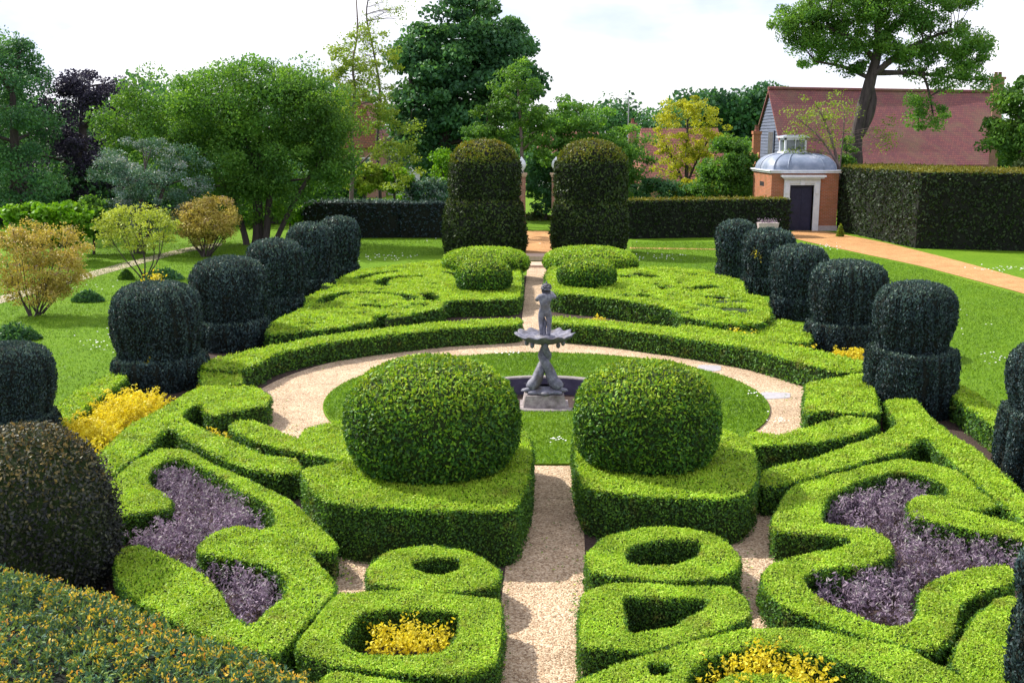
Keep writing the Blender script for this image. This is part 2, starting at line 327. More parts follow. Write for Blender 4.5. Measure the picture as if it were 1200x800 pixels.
def hedge(name, label, outline, z, cat='hedge', group=None, holes=(), grooves=(), gw=.16, world=False, mat=None, core=None, leaf=None, dens=6.8, it=2, rnd=.04, z0=0.0, und=.022, topmat=None, ksize=.0027, bulge=0.0):
    mat = mat or M_box; core = core or M_boxcore
    f = (lambda l: np.asarray(l, float)) if world else (lambda l: np.array([P(a, b, z) for a, b in l]))
    loops = [chaikin(f(outline), it)] + [offs(chaikin(f(h), it), -.03) for h in holes] + [groove(g, z, gw) for g in grooves]
    c2 = loops[0].mean(0); dist = sqrt(c2[0]**2+c2[1]**2)
    Lf = leaf or max(.027, ksize*dist)
    mb = MB()
    # solid inside
    ins = [offs(loops[0], .035)] + [offs(l, -.03) for l in loops[1:]]
    tri = tessellate_polygon([[Vector((x, y, 0)) for x, y in l] for l in ins])
    allp = np.concatenate(ins); k = len(allp)
    T = np.array([list(t) for t in tri])
    e1 = allp[T[:,1]]-allp[T[:,0]]; e2 = allp[T[:,2]]-allp[T[:,0]]; neg = (e1[:,0]*e2[:,1]-e1[:,1]*e2[:,0]) < 0
    T[neg] = T[neg][:, ::-1]
    zt = z-.03-rnd*.2
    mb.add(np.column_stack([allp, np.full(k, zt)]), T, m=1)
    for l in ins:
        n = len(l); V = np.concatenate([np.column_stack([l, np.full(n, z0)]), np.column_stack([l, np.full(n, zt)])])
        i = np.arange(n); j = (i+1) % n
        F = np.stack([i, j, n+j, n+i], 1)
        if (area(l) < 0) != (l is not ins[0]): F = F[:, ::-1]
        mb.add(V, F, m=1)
    # leaves on top
    lo = loops[0].min(0); hi = loops[0].max(0)
    nt_ = int((hi-lo).prod()*dens/Lf**2)
    Q = lo + RNG.random((nt_, 2))*(hi-lo)
    vis = np.ones(len(Q), bool)
    d_ = np.maximum(Q[:,1], .5); pxx = 600+FPX*Q[:,0]/(d_*CT+(CAM_H-z)*ST); vis = (pxx > -120) & (pxx < 1320) & (Q[:,1] > 4.5)
    Q = Q[vis]
    I, Dm = inside_dist(Q, loops); Q = Q[I]; Dm = Dm[I]
    e = np.clip(1-Dm/rnd, 0, 1); zz = z - rnd*(1-np.sqrt(1-e*e*.999))*.9 + und*undul(Q[:,0], Q[:,1]) + RNG.normal(size=len(Q))*Lf*.22 - Lf*.25
    C = np.column_stack([Q, zz]); D = RNG.normal(size=C.shape)*np.array([1, 1, .4]) + np.array([0, 0, .25])
    hv = .38+RNG.random(len(C))**.8*.5+.12*np.clip((C[:,2]-z)/.03+.7, 0, 1)  # tops lighter: new growth, plus a sunlit look put into the colour
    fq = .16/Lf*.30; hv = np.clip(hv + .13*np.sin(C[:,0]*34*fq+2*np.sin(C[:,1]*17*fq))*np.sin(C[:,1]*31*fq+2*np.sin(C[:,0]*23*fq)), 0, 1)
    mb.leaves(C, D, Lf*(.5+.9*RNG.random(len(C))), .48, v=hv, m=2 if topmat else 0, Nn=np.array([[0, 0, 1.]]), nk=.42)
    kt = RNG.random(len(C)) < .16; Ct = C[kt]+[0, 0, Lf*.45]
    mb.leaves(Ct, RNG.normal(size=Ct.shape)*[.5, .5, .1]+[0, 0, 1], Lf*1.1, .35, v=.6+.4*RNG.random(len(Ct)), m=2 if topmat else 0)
    # leaves on the sides
    for li, l in enumerate(loops):
        A = l; B = np.roll(l, -1, 0); ln = np.linalg.norm(B-A, axis=1); tot = ln.sum()
        n = int(tot*(z-z0)*dens*.62/Lf**2)
        if n == 0: continue
        s_ = RNG.choice(len(A), n, p=ln/tot); t = RNG.random(n)[:, None]
        Q = A[s_]*(1-t)+B[s_]*t; ed = nrm(B[s_]-A[s_]); no = np.stack([ed[:,1], -ed[:,0]], 1)*np.sign(area(l))*(1 if li == 0 else -1)
        h = z0 + RNG.random(n)**.85*(z-z0-rnd*.2)
        up = np.clip((h-(z-rnd))/rnd, 0, 1)
        inn = -rnd*(1-np.sqrt(1-up*up*.99))*.8 + undul(Q[:,0]*1.7+h*4, Q[:,1]*1.7-h*3)*und*1.2 + bulge*np.sin((h-z0)/(z-z0)*pi)
        Q = Q + no*(inn + RNG.normal(size=n)*Lf*.45)[:, None]
        C = np.column_stack([Q, h]); D = RNG.normal(size=(n, 3))*.8 + np.column_stack([no*.4, np.full(n, .35)])
        pxx = 600+FPX*Q[:,0]/(np.maximum(Q[:,1], .5)*CT+(CAM_H-h)*ST); kk = (pxx > -120) & (pxx < 1320) & (Q[:,1] > 4)
        mb.leaves(C[kk], D[kk], (Lf*(.7+.6*RNG.random(n)))[kk], .55, v=(RNG.random(n)**1.5*(.34+.3*np.clip((h-z+.10)/.10, 0, 1)))[kk], m=0, Nn=np.column_stack([no, np.full(n, .25)])[kk])  # sides darker: older leaves, plus shade put into the leaf colour
    c3 = (c2[0], c2[1], 0)
    o = mb.build(name, [mat, core] + ([topmat] if topmat else []), loc=c3)
    return tag(o, label, cat, group)

def topiary_mb(cx, cy, prof, leaf, dens=5, sx=1.0, sy=1.0, flute=0, famp=0.0, up=.4, seed=0, rough=.02, core_m=1, rot=0, jit=.25, side_only=False, tipsel=None):
    """leafy clipped form; prof = [(r,z)...] from bottom to top; leaves only where a radial function puts the surface"""
    mb = MB(); rs = np.random.default_rng(seed); ph = rs.random(6)*6.28
    p = np.array(prof, float)
    def fr(a, z):
        k = 1 + rough*(np.sin(2*a+ph[0]+z*1.3)+np.sin(3*a+ph[1]-z*2.1)*.8+np.sin(5*a+ph[2]+z*3.7)*.5)
        if flute: k = k + famp*(np.abs(np.sin(a*flute/2+ph[3]+.6*np.sin(z*2.3+ph[4]+3*a)+1.1*np.sin(2*a+ph[5])+.8*np.sin(3*a+ph[0])))**.6-.6)
        return k
    off = leaf*.45
    core = [(max(r-off, 0.01), zz) for r, zz in prof]; core[-1] = (core[-1][0], core[-1][1]-off)
    mb.lathe(core, (cx, cy, 0), n=40, m=core_m, f=fr, sx=sx, sy=sy)
    d = np.diff(p, axis=0); seg = np.linalg.norm(d, axis=1); ar = seg*(p[:-1,0]+p[1:,0])*pi
    n = int(ar.sum()*dens/leaf**2*max(sx, sy))
    s_ = rs.choice(len(seg), n, p=ar/ar.sum()); t = rs.random(n)
    r = p[s_,0]+d[s_,0]*t; z = p[s_,1]+d[s_,1]*t; nr = d[s_,1]/seg[s_]; nz_ = -d[s_,0]/seg[s_]
    a = rs.random(n)*2*pi; k = fr(a, z)
    rr = r*k + rs.normal(size=n)*leaf*jit
    C = np.stack([cx+rr*np.cos(a)*sx, cy+rr*np.sin(a)*sy, z+rs.normal(size=n)*leaf*.25], 1)
    no = np.stack([np.cos(a)*nr, np.sin(a)*nr, nz_], 1)
    D = rs.normal(size=(n,3))*.7 + no*.45 + np.array([0, 0, up])
    v = np.clip(rs.random(n)**1.2*.62 + .38*np.clip(nz_*1.3, 0, 1) + (.07*np.sin(a*flute+ph[3]*2+z*1.5) if flute else 0), 0, 1)  # upward faces get lighter leaves, sunlit tops put into the colour
    keep = (C[:,1]-cy < .55*max(sy, .1)*r.max()) | (nz_ > .3)    # the far side keeps a thinner coat
    keep |= rs.random(n) < .45
    mb.leaves(C[keep], D[keep], (leaf*(.7+.6*rs.random(n)))[keep], .5, v=v[keep], m=0, Nn=no[keep])
    return mb, no

# ------------------------------------------------------------------ ground sheets
def sheet(name, loops, z, mat, kind='structure', thick=None):
    mb = MB(); ls = [np.asarray(l, float) for l in loops]
    tri = tessellate_polygon([[Vector((x, y, 0)) for x, y in l] for l in ls]); allp = np.concatenate(ls); T = np.array([list(t) for t in tri])
    e1 = allp[T[:,1]]-allp[T[:,0]]; e2 = allp[T[:,2]]-allp[T[:,0]]; neg = (e1[:,0]*e2[:,1]-e1[:,1]*e2[:,0]) < 0; T[neg] = T[neg][:, ::-1]
    mb.add(np.column_stack([allp, np.full(len(allp), z)]), T)
    if thick:
        for l in ls:
            n = len(l); V = np.concatenate([np.column_stack([l, np.full(n, z-thick)]), np.column_stack([l, np.full(n, z)])])
            i = np.arange(n); j = (i+1) % n; F = np.stack([i, j, n+j, n+i], 1)
            if area(l) < 0: F = F[:, ::-1]
            mb.add(V, F)
    o = mb.build(name, mat); tag(o, kind=kind); return o
def G(pts, it=2): return chaikin([P(a, b) for a, b in pts], it)
# circular lawn and ring path
Yf, Yn = Yof(415), Yof(546); RC = (Yn*1.0, 0)
CY = (Yf+Yn)/2; RIN = abs(Yf-Yn)/2; ROUT = RIN*1.235
CX = P(639, 470)[0]
ang = np.linspace(0, 2*pi, 96, endpoint=False)
circ = lambda r: np.stack([CX+r*np.cos(ang), CY+r*np.sin(ang)], 1)
YF = Yof(483)+.42; FX = P(638, 481)[0]*YF/Yof(481)
RP = 1.7; PY0 = YF-.52; PY1 = P(640, 440, .07)[1]; SYP = (PY1-PY0)/2/RP; PC = (FX+.02, (PY0+PY1)/2)
POOLH = np.stack([PC[0]+(RP-.08)*np.cos(ang), PC[1]+(RP-.08)*SYP*np.sin(ang)], 1)
ground = sheet('ground', [[(-900,-60),(900,-60),(900,1500),(-900,1500)], POOLH], 0, M_lawn)
# soil under the whole parterre
soil = G([(-60,620),(60,480),(130,440),(240,410),(330,392),(400,350),(480,328),(560,322),(700,324),(830,336),(900,362),(950,392),(1040,430),(1100,470),(1200,520),(1300,600),(1300,1000),(640,1100),(-200,1000)], 1)
sheet('parterre_soil', [soil, POOLH], .004, M_soil)
sheet('ring_path', [circ(ROUT+.5), POOLH], .012, M_gravel)
sheet('circular_lawn', [circ(RIN), POOLH], .045, M_lawn, thick=.04)
sheet('main_path', [G([(548,950),(712,950),(692,800),(681,545),(680,535),(612,535),(608,545),(575,800)], 0)], .008, M_gravel)
sheet('main_path_beyond_fountain', [G([(607,420),(648,420),(642,314),(618,314)], 0)], .016, M_gravel)
sheet('side_path_left', [G([(320,790),(395,640),(350,560),(362,548),(450,650),(430,720),(370,800)])], .008, M_gravel)
sheet('side_path_right', [G([(880,560),(930,560),(925,650),(912,745),(855,748),(850,650)])], .008, M_gravel)
sheet('gate_path', [G([(613,300),(612,271),(650,271),(648,300)], 0)], .012, M_gravelo)
sheet('orange_path', [G([(922,276),(930,270),(968,271),(1040,285),(1120,305),(1200,327),(1290,350),(1500,410),(1500,452),(1290,373),(1200,344),(1080,312),(985,292),(935,281)])], .012, M_gravelo)
sheet('cross_path', [G([(738,290),(930,293),(930,294.2),(738,291.4)], 0)], .01, M_gravelo)
sheet('narrow_path', [G([(-80,372),(0,347),(60,331),(145,308),(215,291),(260,284),(260,288),(215,296),(148,314),(62,338),(0,356),(-80,382)])], .01, M_pathpale)
for (x0, x1, y0, y1, lb) in ((815,845,428,437,'small blue-grey slab set in the ring path near the far edge of the lawn circle'), (888,926,460,469,'larger pale slab set in the ring path at its right-hand bend')):
    a = P(x0, y1); b = P(x1, y1-2); c = P(x1, y0+1); d = P(x0+4, y0)
    mb = MB(); pts = chaikin([a, b, c, d], 1); n = len(pts)
    mb.add(np.column_stack([pts, np.full(n, .019)]), [list(range(n))]); 
    V = np.concatenate([np.column_stack([pts, np.full(n, .008)]), np.column_stack([pts, np.full(n, .019)])]); i = np.arange(n); j = (i+1) % n
    mb.add(V, np.stack([i, j, n+j, n+i], 1)); tag(mb.build('paving_slab', M_slab), lb, 'slab')
# steps up to the gate
st = thing('garden_steps', (0, 0, 0), 'two shallow worn stone steps across the path before the tall topiary pair', 'steps')
for k, (yb, h) in enumerate(((314, .09), (306, .18))):
    a = P(617-k*1, yb); b = P(642+k*1.5, yb); mb = MB(); mb.box(a[0], b[0], a[1], a[1]+1.2, .017, .017+h); mb.build('step', M_step, st)

# ------------------------------------------------------------------ box hedges of the parterre (outlines of the clipped tops)
HG = 'clipped low box hedges of the parterre'
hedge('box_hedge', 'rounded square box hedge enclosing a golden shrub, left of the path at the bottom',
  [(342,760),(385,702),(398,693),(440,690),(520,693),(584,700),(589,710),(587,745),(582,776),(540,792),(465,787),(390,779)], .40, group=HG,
  holes=[[(427,717),(465,714),(535,716),(533,740),(515,762),(470,764),(425,762),(400,750)]])
hedge('box_hedge', 'oval ring of box hedge with a small dark opening, left of the path',
  [(429,665),(452,644),(502,636),(552,644),(586,665),(584,683),(552,692),(502,693),(452,687),(431,679)], .40, group=HG,
  holes=[[(486,657),(510,653),(536,654),(536,666),(520,672),(500,669),(487,664)]])
hedge('box_hedge', 'strip of box hedge at the bottom edge beside the orange-tipped yew',
  [(385,784),(430,790),(500,802),(560,815),(575,860),(400,860),(370,800)], .40, group=HG)
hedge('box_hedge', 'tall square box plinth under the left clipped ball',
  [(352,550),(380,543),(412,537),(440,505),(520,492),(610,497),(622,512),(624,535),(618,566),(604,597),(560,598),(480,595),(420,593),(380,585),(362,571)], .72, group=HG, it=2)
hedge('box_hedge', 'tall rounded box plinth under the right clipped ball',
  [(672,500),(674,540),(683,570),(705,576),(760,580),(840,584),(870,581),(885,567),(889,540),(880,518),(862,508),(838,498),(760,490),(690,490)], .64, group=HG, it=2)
hedge('box_hedge', 'zigzag box hedge running from the left yellow bed down to the left plinth',
  [(100,549),(105,540),(152,497),(200,472),(217,461),(237,451),(300,452),(317,463),(314,474),(280,480),(250,487),(240,482),(237,473),(225,475),(212,484),(216,491),(232,499),(285,521),(307,531),(350,537),(354,552),(325,554),(290,548),(262,537),(225,518),(205,503),(192,502),(172,524),(121,563)], .42, group=HG)
hedge('box_hedge', 'curved box hedge closing the gravel ring on the near left',
  [(267,498),(280,492),(297,491),(317,500),(350,514),(357,501),(380,494),(412,492),(424,520),(412,537),(395,538),(370,534),(350,529),(330,525),(312,520),(290,512),(275,505)], .42, group=HG)
hedge('box_hedge', 'small box hedge block behind the corner of the left zigzag hedge',
  [(234,434),(262,430),(282,434),(285,449),(262,452),(237,450)], .40, group=HG)
hedge('box_hedge', 'box hedge along the left lawn between two dark yews',
  [(35,505),(60,478),(100,452),(130,436),(148,425),(150,440),(136,452),(112,468),(85,490),(65,508),(40,528)], .42, group=HG)
hedge('box_hedge', 'winding box hedge around purple sage on the left',
  [(124,566),(160,537),(186,525),(224,528),(256,546),(304,566),(340,584),(376,616),(395,637),(392,646),(362,645),(372,657),(393,678),(391,694),(365,722),(340,752),(325,765),(290,760),(250,748),(200,725),(150,695),(136,675),(134,650),(145,640),(165,637),(200,652),(240,672),(258,693),(273,720),(290,731),(302,727),(314,713),(333,697),(337,682),(326,667),(300,658),(260,651),(234,648),(230,638),(250,623),(275,615),(305,618),(320,616),(324,604),(312,588),(280,573),(256,556),(235,545),(212,536),(195,537),(180,547),(172,558),(176,568),(196,579),(201,588),(197,595),(165,600),(132,606),(110,600),(115,580)], .38, group=HG)
hedge('box_hedge', 'oval ring of box hedge with a wide dark opening, right of the path',
  [(686,646),(707,627),(755,616),(805,617),(845,627),(868,650),(867,663),(842,676),(775,679),(725,676),(690,668)], .40, group=HG,
  holes=[[(736,641),(770,632),(820,634),(816,650),(790,659),(750,660),(736,654)]])
hedge('box_hedge', 'D-shaped box hedge around a dark triangular opening, right of the path',
  [(680,694),(715,682),(800,684),(855,684),(877,702),(880,720),(850,736),(812,748),(762,761),(712,759),(678,756)], .42, group=HG,
  holes=[[(732,698),(770,701),(830,701),(822,713),(795,723),(787,731),(760,735),(738,739)]])
hedge('box_hedge', 'long curving box hedge along the bottom right around the golden shrub',
  [(655,825),(672,797),(712,780),(770,762),(812,749),(875,736),(945,732),(1000,745),(1055,753),(1080,768),(1120,787),(1160,814),(1180,850),(1090,850),(1050,801),(1012,781),(975,769),(935,760),(882,757),(850,762),(825,772),(805,790),(800,820),(810,860),(655,860)], .42, group=HG,
  holes=[[(762,777),(781,775),(785,786),(766,790)]])
hedge('box_hedge', 'short piece of box hedge below the golden shrub at the bottom right',
  [(826,815),(838,797),(862,787),(900,787),(925,789),(965,803),(985,840),(830,850)], .40, group=HG)
hedge('box_hedge', 'winding box hedge around purple sage on the right',
  [(920,577),(935,565),(975,556),(1025,542),(1055,537),(1082,540),(1120,550),(1142,566),(1166,585),(1168,593),(1150,596),(1108,592),(1150,601),(1200,614),(1240,625),(1240,642),(1188,629),(1140,620),(1100,612),(1068,605),(1063,591),(1072,582),(1088,579),(1114,579),(1108,567),(1084,556),(1052,550),(1004,562),(968,582),(962,600),(964,611),(995,616),(1020,619),(1037,627),(1047,638),(1043,651),(1025,659),(987,664),(952,667),(940,677),(946,688),(970,705),(995,715),(1030,730),(1050,733),(1068,729),(1076,715),(1077,695),(1086,682),(1115,670),(1140,664),(1175,661),(1192,668),(1186,683),(1165,688),(1138,698),(1123,709),(1122,728),(1116,744),(1100,757),(1080,761),(1055,752),(1020,747),(982,736),(957,724),(915,708),(896,690),(891,672),(905,657),(955,645),(995,638),(999,633),(993,629),(930,622),(906,621),(904,608)], .40, group=HG)
hedge('box_hedge', 'wedge of box hedge at the bottom right corner beside the dark yew',
  [(1168,699),(1143,720),(1127,745),(1114,775),(1130,795),(1160,815),(1215,815),(1215,720),(1190,698)], .42, group=HG)
hedge('box_hedge', 'pointed box hedge branching in two beneath the largest yew on the right',
  [(1036,469),(1055,465),(1074,467),(1087,485),(1112,505),(1150,530),(1180,557),(1212,590),(1240,608),(1240,628),(1200,611),(1166,583),(1140,561),(1107,533),(1088,513),(1078,512),(1060,526),(1000,543),(950,558),(925,565),(895,569),(884,560),(900,547),(950,537),(1000,520),(1036,507),(1053,497),(1043,482)], .45, group=HG)
hedge('box_hedge', 'curved box hedge closing the gravel ring on the near right',
  [(868,512),(880,505),(912,509),(945,500),(985,487),(1020,489),(1031,496),(1005,508),(962,517),(925,520),(890,521),(875,520)], .46, group=HG)
hedge('box_hedge', 'square box hedge block at the right end of the ring path',
  [(943,448),(975,442),(1015,436),(1024,450),(1031,483),(1000,483),(960,481),(944,485)], .50, group=HG)
hedge('box_hedge', 'box hedge along the right lawn behind the largest yew',
  [(1105,446),(1122,447),(1160,470),(1195,492),(1225,512),(1225,535),(1180,511),(1150,488),(1116,464)], .46, group=HG)
hedge('box_hedge', 'long curved box hedge behind the gravel ring, left of the path',
  [(611,372),(560,374),(500,379),(430,386),(380,393),(340,400),(300,408),(260,417),(236,422),(236,431),(280,434),(301,426),(325,413),(375,402),(450,392),(525,384),(611,380)], .48, group=HG)
hedge('box_hedge', 'long curved box hedge behind the gravel ring, right of the path',
  [(645,370),(750,379),(825,387),(887,396),(950,408),(985,417),(1016,423),(1019,433),(987,436),(950,428),(915,418),(875,407),(800,395),(700,382),(645,378)], .50, group=HG)
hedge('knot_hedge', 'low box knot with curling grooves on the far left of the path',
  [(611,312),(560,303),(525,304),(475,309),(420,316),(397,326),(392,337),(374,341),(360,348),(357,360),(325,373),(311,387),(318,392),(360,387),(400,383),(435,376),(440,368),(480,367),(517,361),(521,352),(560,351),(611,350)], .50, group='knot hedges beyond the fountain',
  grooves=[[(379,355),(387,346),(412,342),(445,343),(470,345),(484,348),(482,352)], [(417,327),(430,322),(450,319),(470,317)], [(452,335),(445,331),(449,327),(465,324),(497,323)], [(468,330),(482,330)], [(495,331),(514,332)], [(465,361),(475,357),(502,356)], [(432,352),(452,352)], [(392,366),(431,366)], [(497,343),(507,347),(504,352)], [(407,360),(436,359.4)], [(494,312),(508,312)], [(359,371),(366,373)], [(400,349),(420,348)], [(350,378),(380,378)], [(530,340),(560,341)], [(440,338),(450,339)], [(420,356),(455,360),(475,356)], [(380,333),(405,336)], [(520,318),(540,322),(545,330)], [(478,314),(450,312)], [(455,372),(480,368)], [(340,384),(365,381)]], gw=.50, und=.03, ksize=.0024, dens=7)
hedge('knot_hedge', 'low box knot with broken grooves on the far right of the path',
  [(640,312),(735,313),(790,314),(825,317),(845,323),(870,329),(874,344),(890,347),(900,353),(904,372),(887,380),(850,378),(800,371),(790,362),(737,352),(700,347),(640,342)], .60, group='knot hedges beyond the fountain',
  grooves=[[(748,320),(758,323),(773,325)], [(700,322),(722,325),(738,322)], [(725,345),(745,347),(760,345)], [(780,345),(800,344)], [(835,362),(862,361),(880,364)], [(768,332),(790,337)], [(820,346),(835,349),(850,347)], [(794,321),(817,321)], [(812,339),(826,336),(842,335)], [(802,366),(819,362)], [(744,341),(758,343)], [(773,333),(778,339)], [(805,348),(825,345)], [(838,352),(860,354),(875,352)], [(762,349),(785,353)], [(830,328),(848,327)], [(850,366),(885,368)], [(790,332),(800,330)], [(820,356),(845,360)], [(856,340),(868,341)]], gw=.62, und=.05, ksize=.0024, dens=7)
hedge('box_hedge', 'narrow L-shaped box hedge between the right knot and the curved hedge',
  [(795,381),(840,382),(898,386),(904,374),(925,375),(950,386),(950,401),(925,400),(880,396),(840,390),(795,385)], .42, group=HG)
# large hedges at the back
HB = 'tall dark hedges bounding the garden'
def bandw(p, q, th):  # back band from ground pixels p..q, thickness th going away
    a = np.array(P(*p)); b = np.array(P(*q)); n = np.array((-(b-a)[1], (b-a)[0])); n /= np.linalg.norm(n); return [a, b, b+n*th, a+n*th]
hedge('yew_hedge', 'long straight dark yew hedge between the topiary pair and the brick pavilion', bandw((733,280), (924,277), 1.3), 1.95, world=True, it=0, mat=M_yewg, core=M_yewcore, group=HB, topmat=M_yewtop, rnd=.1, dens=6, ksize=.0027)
hedge('yew_hedge', 'long straight dark yew hedge left of the topiary pair', bandw((470,279), (535,279), 1.3), 1.8, world=True, it=0, mat=M_yew, core=M_yewcore, group=HB, rnd=.15, dens=4)
hedge('yew_hedge', 'dark rounded yew hedge behind the last yews of the left row', bandw((355,279), (472,279), 1.8), 1.85, world=True, it=1, mat=M_yew, core=M_yewcore, group=HB, rnd=.3, dens=4, und=.08)
a = np.array(P(981,270)); b = np.array(P(1072,291)); c = np.array(P(1290,297))
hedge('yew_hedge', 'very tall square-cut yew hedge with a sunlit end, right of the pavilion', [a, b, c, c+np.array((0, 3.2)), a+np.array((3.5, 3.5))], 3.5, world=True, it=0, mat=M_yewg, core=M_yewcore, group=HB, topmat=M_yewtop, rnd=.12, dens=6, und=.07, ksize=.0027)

# ------------------------------------------------------------------ clipped balls and mounds
def ballprof(rx, h, z0, p=2.4, n=12, low=.62):
    L_ = low
    out = []
    for i in range(n+1):
        t = i/n; a = -math.asin(L_)+t*(pi/2+math.asin(L_)); s_ = sin(a); c_ = cos(a)
        r = rx*(abs(c_)**(2/p)); z = (np.sign(s_)*abs(s_)**(2/p)+L_**(2/p))/(1+L_**(2/p))*h
        out.append((max(r, .02), z0+z))
    return out
def ball(px0, px1, ptop, pbot, z0, name, label, cat, group, mat, leaf, p=2.4, rough=.012, sy=1.0, dens=6, jit=.25):
    """bottom front edge seen at pbot on the plane z0"""
    fx, fy = P((px0+px1)/2, pbot, z0); w_ = (px1-px0)/2
    Y = fy + .5
    for _ in range(6):
        r = w_*(Y*CT+(CAM_H-z0-.7)*ST)/FPX; Y = fy + r*.86*sy
    top = Pd(600, ptop, Y+.0)[2]; cx = (((px0+px1)/2-600)/FPX)*(Y*CT+(CAM_H-z0-.7)*ST)
    mb, _ = topiary_mb(0, 0, ballprof(r, top-z0, 0, p), leaf, dens=dens, seed=abs(int(px0)), rough=rough, up=.25, sy=sy, jit=jit)
    o = mb.build(name, [mat, M_boxcore]); o.location = (cx, Y, z0); tag(o, label, cat, group); return o
BG = 'clipped box balls before the fountain'
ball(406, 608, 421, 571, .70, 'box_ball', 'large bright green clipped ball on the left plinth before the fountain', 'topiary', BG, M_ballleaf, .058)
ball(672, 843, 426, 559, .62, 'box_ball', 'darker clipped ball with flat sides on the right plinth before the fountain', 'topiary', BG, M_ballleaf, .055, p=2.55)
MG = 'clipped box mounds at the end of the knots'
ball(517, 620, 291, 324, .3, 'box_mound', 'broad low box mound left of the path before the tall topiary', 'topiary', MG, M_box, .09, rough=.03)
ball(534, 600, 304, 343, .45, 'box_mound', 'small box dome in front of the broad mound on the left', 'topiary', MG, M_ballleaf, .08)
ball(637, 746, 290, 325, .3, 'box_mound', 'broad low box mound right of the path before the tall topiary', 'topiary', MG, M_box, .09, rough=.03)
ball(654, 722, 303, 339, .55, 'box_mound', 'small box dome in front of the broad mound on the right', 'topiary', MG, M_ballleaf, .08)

# ------------------------------------------------------------------ dark yews with a collar
def yew(x0, x1, ytop, ycol, ybase, label, cw=1.0, seed=0, dw=1.0, mat=None, flute=15, leafk=.0027, group='dark collared yews in the two rows'):
    fx, fy = P((x0+x1)/2, ybase); w_ = (x1-x0)/2*.965; Y = fy+.7
    for _ in range(6): r = w_*(Y*CT+3.5*ST)/FPX; Y = fy+r*.9
    cx = ((x0+x1)/2-600)/FPX*(Y*CT+3.5*ST); H = Pd(600, ytop, Y)[2]; zc = max(.25, Pd(600, ycol, Y-r)[2])
    e = thing('collared_yew', (cx, Y, 0), label, 'topiary', group)
    lf = max(.04, leafk*Y); rc = r*cw; rd = r*dw*.97
    col_ = [(rc*.90, 0), (rc*.97, zc*.3), (rc, zc*.75), (rc*.96, zc), (rc*.75, zc+.02)]
    hd = H-zc
    dome = [(rd*.80, zc-.05), (rd*.87, zc+hd*.10), (rd*.96, zc+hd*.30), (rd*1.0, zc+hd*.52), (rd*.98, zc+hd*.68), (rd*.91, zc+hd*.81), (rd*.76, zc+hd*.91), (rd*.50, zc+hd*.97), (.02, H)]
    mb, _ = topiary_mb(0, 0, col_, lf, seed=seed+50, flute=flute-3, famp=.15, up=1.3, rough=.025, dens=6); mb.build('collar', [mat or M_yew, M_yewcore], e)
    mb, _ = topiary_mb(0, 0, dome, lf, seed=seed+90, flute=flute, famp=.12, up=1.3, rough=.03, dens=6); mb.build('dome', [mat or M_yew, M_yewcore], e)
    return e
yew(129, 238, 330, 428, 463, 'dark collared yew with yellow sprigs on top, second from the front in the left row', seed=1)
yew(224, 314, 301, 382, 414, 'dark collared yew touching the left end of the curved ring hedge', seed=2)
yew(288, 358, 280, 352, 377, 'dark collared yew, third in the left row behind the ring hedge', seed=3, cw=.9)
yew(334, 393, 261, 329, 347, 'dark collared yew, second from the back of the left row', seed=4, cw=.9)
yew(371, 423, 254, 313, 327, 'dark collared yew at the back end of the left row', seed=5, cw=.9)
yew(-45, 61, 402, 500, 545, 'dark collared yew cut by the left edge, above the bronze yew', seed=6)
yew(1018, 1124, 330, 420, 494, 'largest dark collared yew on the right, in front of the open lawn', seed=7, dw=.90, cw=1.02)
yew(948, 1041, 305, 385, 417, 'dark collared yew with yellow plants at its foot, second in the right row', seed=8, dw=.97)
yew(901, 973, 287, 352, 377, 'dark collared yew in the middle of the right row', seed=9, cw=.9)
yew(869, 932, 268, 327, 347, 'dark collared yew with a yellow sprig on its collar in the right row', seed=10, cw=.9)
yew(839, 888, 258, 313, 326, 'dark collared yew at the back end of the right row', seed=11, cw=.9)
yew(1176, 1296, 400, 497, 585, 'dark collared yew cut by the right edge beside the pointed hedge', seed=12, dw=.88)
yew(1199, 1362, 632, 760, 900, 'dark yew in the bottom right corner in front of the purple sage', seed=13, flute=9)
ball(-58, 133, 500, 720, .0, 'bronze_yew', 'loose rounded bronze-tinged dark yew bush at the left edge above the orange-tipped yew', 'shrub', None, M_bronze, .05, p=2.05, rough=.05, dens=8, jit=1.1)
